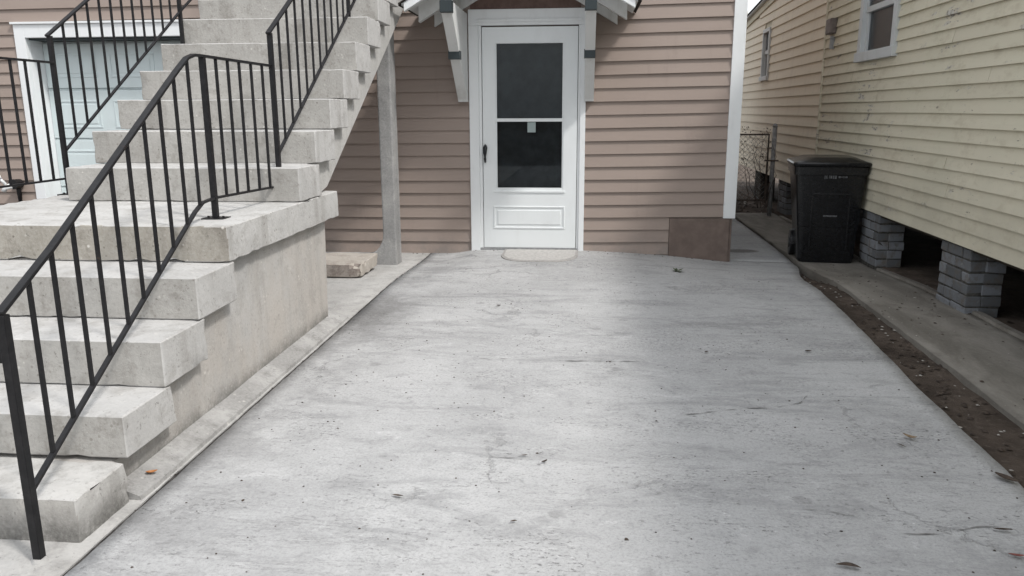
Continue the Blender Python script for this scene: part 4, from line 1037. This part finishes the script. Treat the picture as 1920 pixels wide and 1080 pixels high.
leaf(1.314, 3.049, 0.070, 0.030, -0.6, LM['leaf_tan'], "curled tan leaf beside the dirt strip on the shaded slab", 0.35, 7)
leaf(1.255, 2.975, 0.060, 0.010, -0.9, LM['leaf_dark'], "thin dark twig-like leaf just before the curled tan one", 0.02, 8)
leaf(1.289, 2.202, 0.055, 0.020, 0.0, LM['leaf_red'], "small red-brown leaf at the lower right corner of the driveway", 0.1, 9)
leaf(1.515, 2.715, 0.100, 0.045, -1.0, LM['leaf_dark'], "large dark leaf leaning over the slab edge above the dirt strip", 0.1, 10)
leaf(1.324, 2.349, 0.070, 0.018, -0.35, LM['leaf_dark'], "narrow dark leaf on the fine crack near the lower right", 0.08, 11)
leaf(1.23, 4.205, 0.050, 0.026, 0.1, LM['leaf_dark'], "dark leaf alone on the shaded slab level with the near pier", 0.2, 12)
leaf(0.679, 4.152, 0.035, 0.020, 0.7, LM['leaf_dark'], "tiny dark leaf at the edge of the shade mid driveway", 0.2, 13)
leaf(-0.564, 5.093, 0.038, 0.024, 0.2, LM['leaf_dark'], "small dark speck of leaf on the driveway below the door handle", 0.2, 14)
sp = thing("weed_sprig", "small dark green weed sprig growing flat on the driveway below the brown patch panel", "weed", (0.786, 6.51, 0))
mb = MB()
for i in range(9):
    a = R(40 * i + 10); L_ = random.uniform(0.04, 0.09); z0 = gz(0.786, 6.51) + 0.006
    c = Vector((0.786, 6.51, z0)); d = Vector((math.cos(a), math.sin(a), 0.12 if i % 3 else 0.4)); s_ = Vector((-math.sin(a), math.cos(a), 0)) * 0.012
    mb.add([c, c + d * L_ * 0.5 + s_, c + d * L_, c + d * L_ * 0.5 - s_], [(0, 1, 2, 3)])
mb.build("blade", M['leaf_green'], sp)

for pts, w in (([(0.264, 3.329), (0.465, 3.245), (0.661, 3.323), (0.829, 3.356), (0.984, 3.421), (1.056, 3.542)], 0.008),
               ([(1.089, 3.462), (1.209, 3.472), (1.27, 3.311), (1.394, 3.285)], 0.007),
               ([(-0.57, 3.959), (-0.37, 3.966), (-0.114, 3.958), (0.349, 3.977)], 0.010),
               ([(0.65, 2.43), (0.78, 2.434), (0.921, 2.397)], 0.010),
               ([(0.955, 2.308), (1.117, 2.313), (1.272, 2.374), (1.403, 2.395)], 0.007),
               ([(-0.485, 2.751), (-0.34, 2.753), (-0.156, 2.754)], 0.005),
               ([(-1.43, 4.60), (-1.294, 4.589), (-1.034, 4.634)], 0.008)):
    crack(pts, w)

# crumbs of grit on the concrete and litter on the dirt strip
mb = MB(); random.seed(5)
def crumb(mb, x, y, z, s, flat=0.5):
    P = [Vector((random.uniform(-1, 1), random.uniform(-1, 1), 0)).normalized() * s * random.uniform(0.5, 1) for _ in range(3)]
    a = random.uniform(0, 6.28); b = [Vector((math.cos(a + t), math.sin(a + t), 0)) * s * random.uniform(0.6, 1.1) for t in (0, 1.7, 3.1, 4.6)]
    c = Vector((x, y, z)); mb.add([c + q for q in b] + [c + Vector((random.uniform(-.3, .3) * s, random.uniform(-.3, .3) * s, s * flat))], [(0, 1, 4), (1, 2, 4), (2, 3, 4), (3, 0, 4)])
for i in range(420):
    x = random.uniform(-1.4, 1.5); y = random.uniform(1.9, 7.2); crumb(mb, x, y, gz(x, y) + 0.001, random.uniform(0.002, 0.0065) * (1.5 if random.random() < 0.1 else 1))
for i in range(260):
    y = random.uniform(2.2, 7.3); x = XJ + random.gauss(0, 0.02); crumb(mb, x, y, gz(x, y) - 0.003, random.uniform(0.002, 0.005))
for i in range(70):
    x = random.uniform(-1.7, 1.35); y = D - 0.03 - abs(random.gauss(0, 0.05)); crumb(mb, x, y, gz(x, y) + 0.001, random.uniform(0.004, 0.012))
kind(mb.build("grit", M['leaf_dark']), 'stuff')['label'] = "dark crumbs of grit scattered over the concrete"
mb = MB(); mb2 = MB()
for i in range(330):
    y = 2.3 + 5.2 * random.random() ** 1.2; t = random.random(); x = xr(y) + (xpl(y) - xr(y)) * (0.12 + 0.86 * t); z = zd(x, y)
    if i % 5: crumb(mb2, x, y, z + 0.006, random.uniform(0.006, 0.024), 0.3)
    else: crumb(mb, x, y, z + 0.008, random.uniform(0.004, 0.014), 0.4)
for i in range(150):
    y = random.uniform(3.0, 7.2); x = random.uniform(1.95, 2.65); crumb(mb if i % 7 == 0 else mb2, x, y, zp(x, y) + 0.004, random.uniform(0.004, 0.014), 0.35)
for i in range(260):
    y = random.uniform(10.3, 12.2); x = random.uniform(1.5, 2.7); crumb(mb if i % 9 == 0 else mb2, x, y, zd(x, y) + 0.01, random.uniform(0.015, 0.05), 0.5)
kind(mb.build("litter", M['chip']), 'stuff')['label'] = "pale chips littering the dirt strip"
kind(mb2.build("leaf_litter", M['leaf_dark']), 'stuff')['label'] = "dark dead leaf scraps littering the dirt strip"
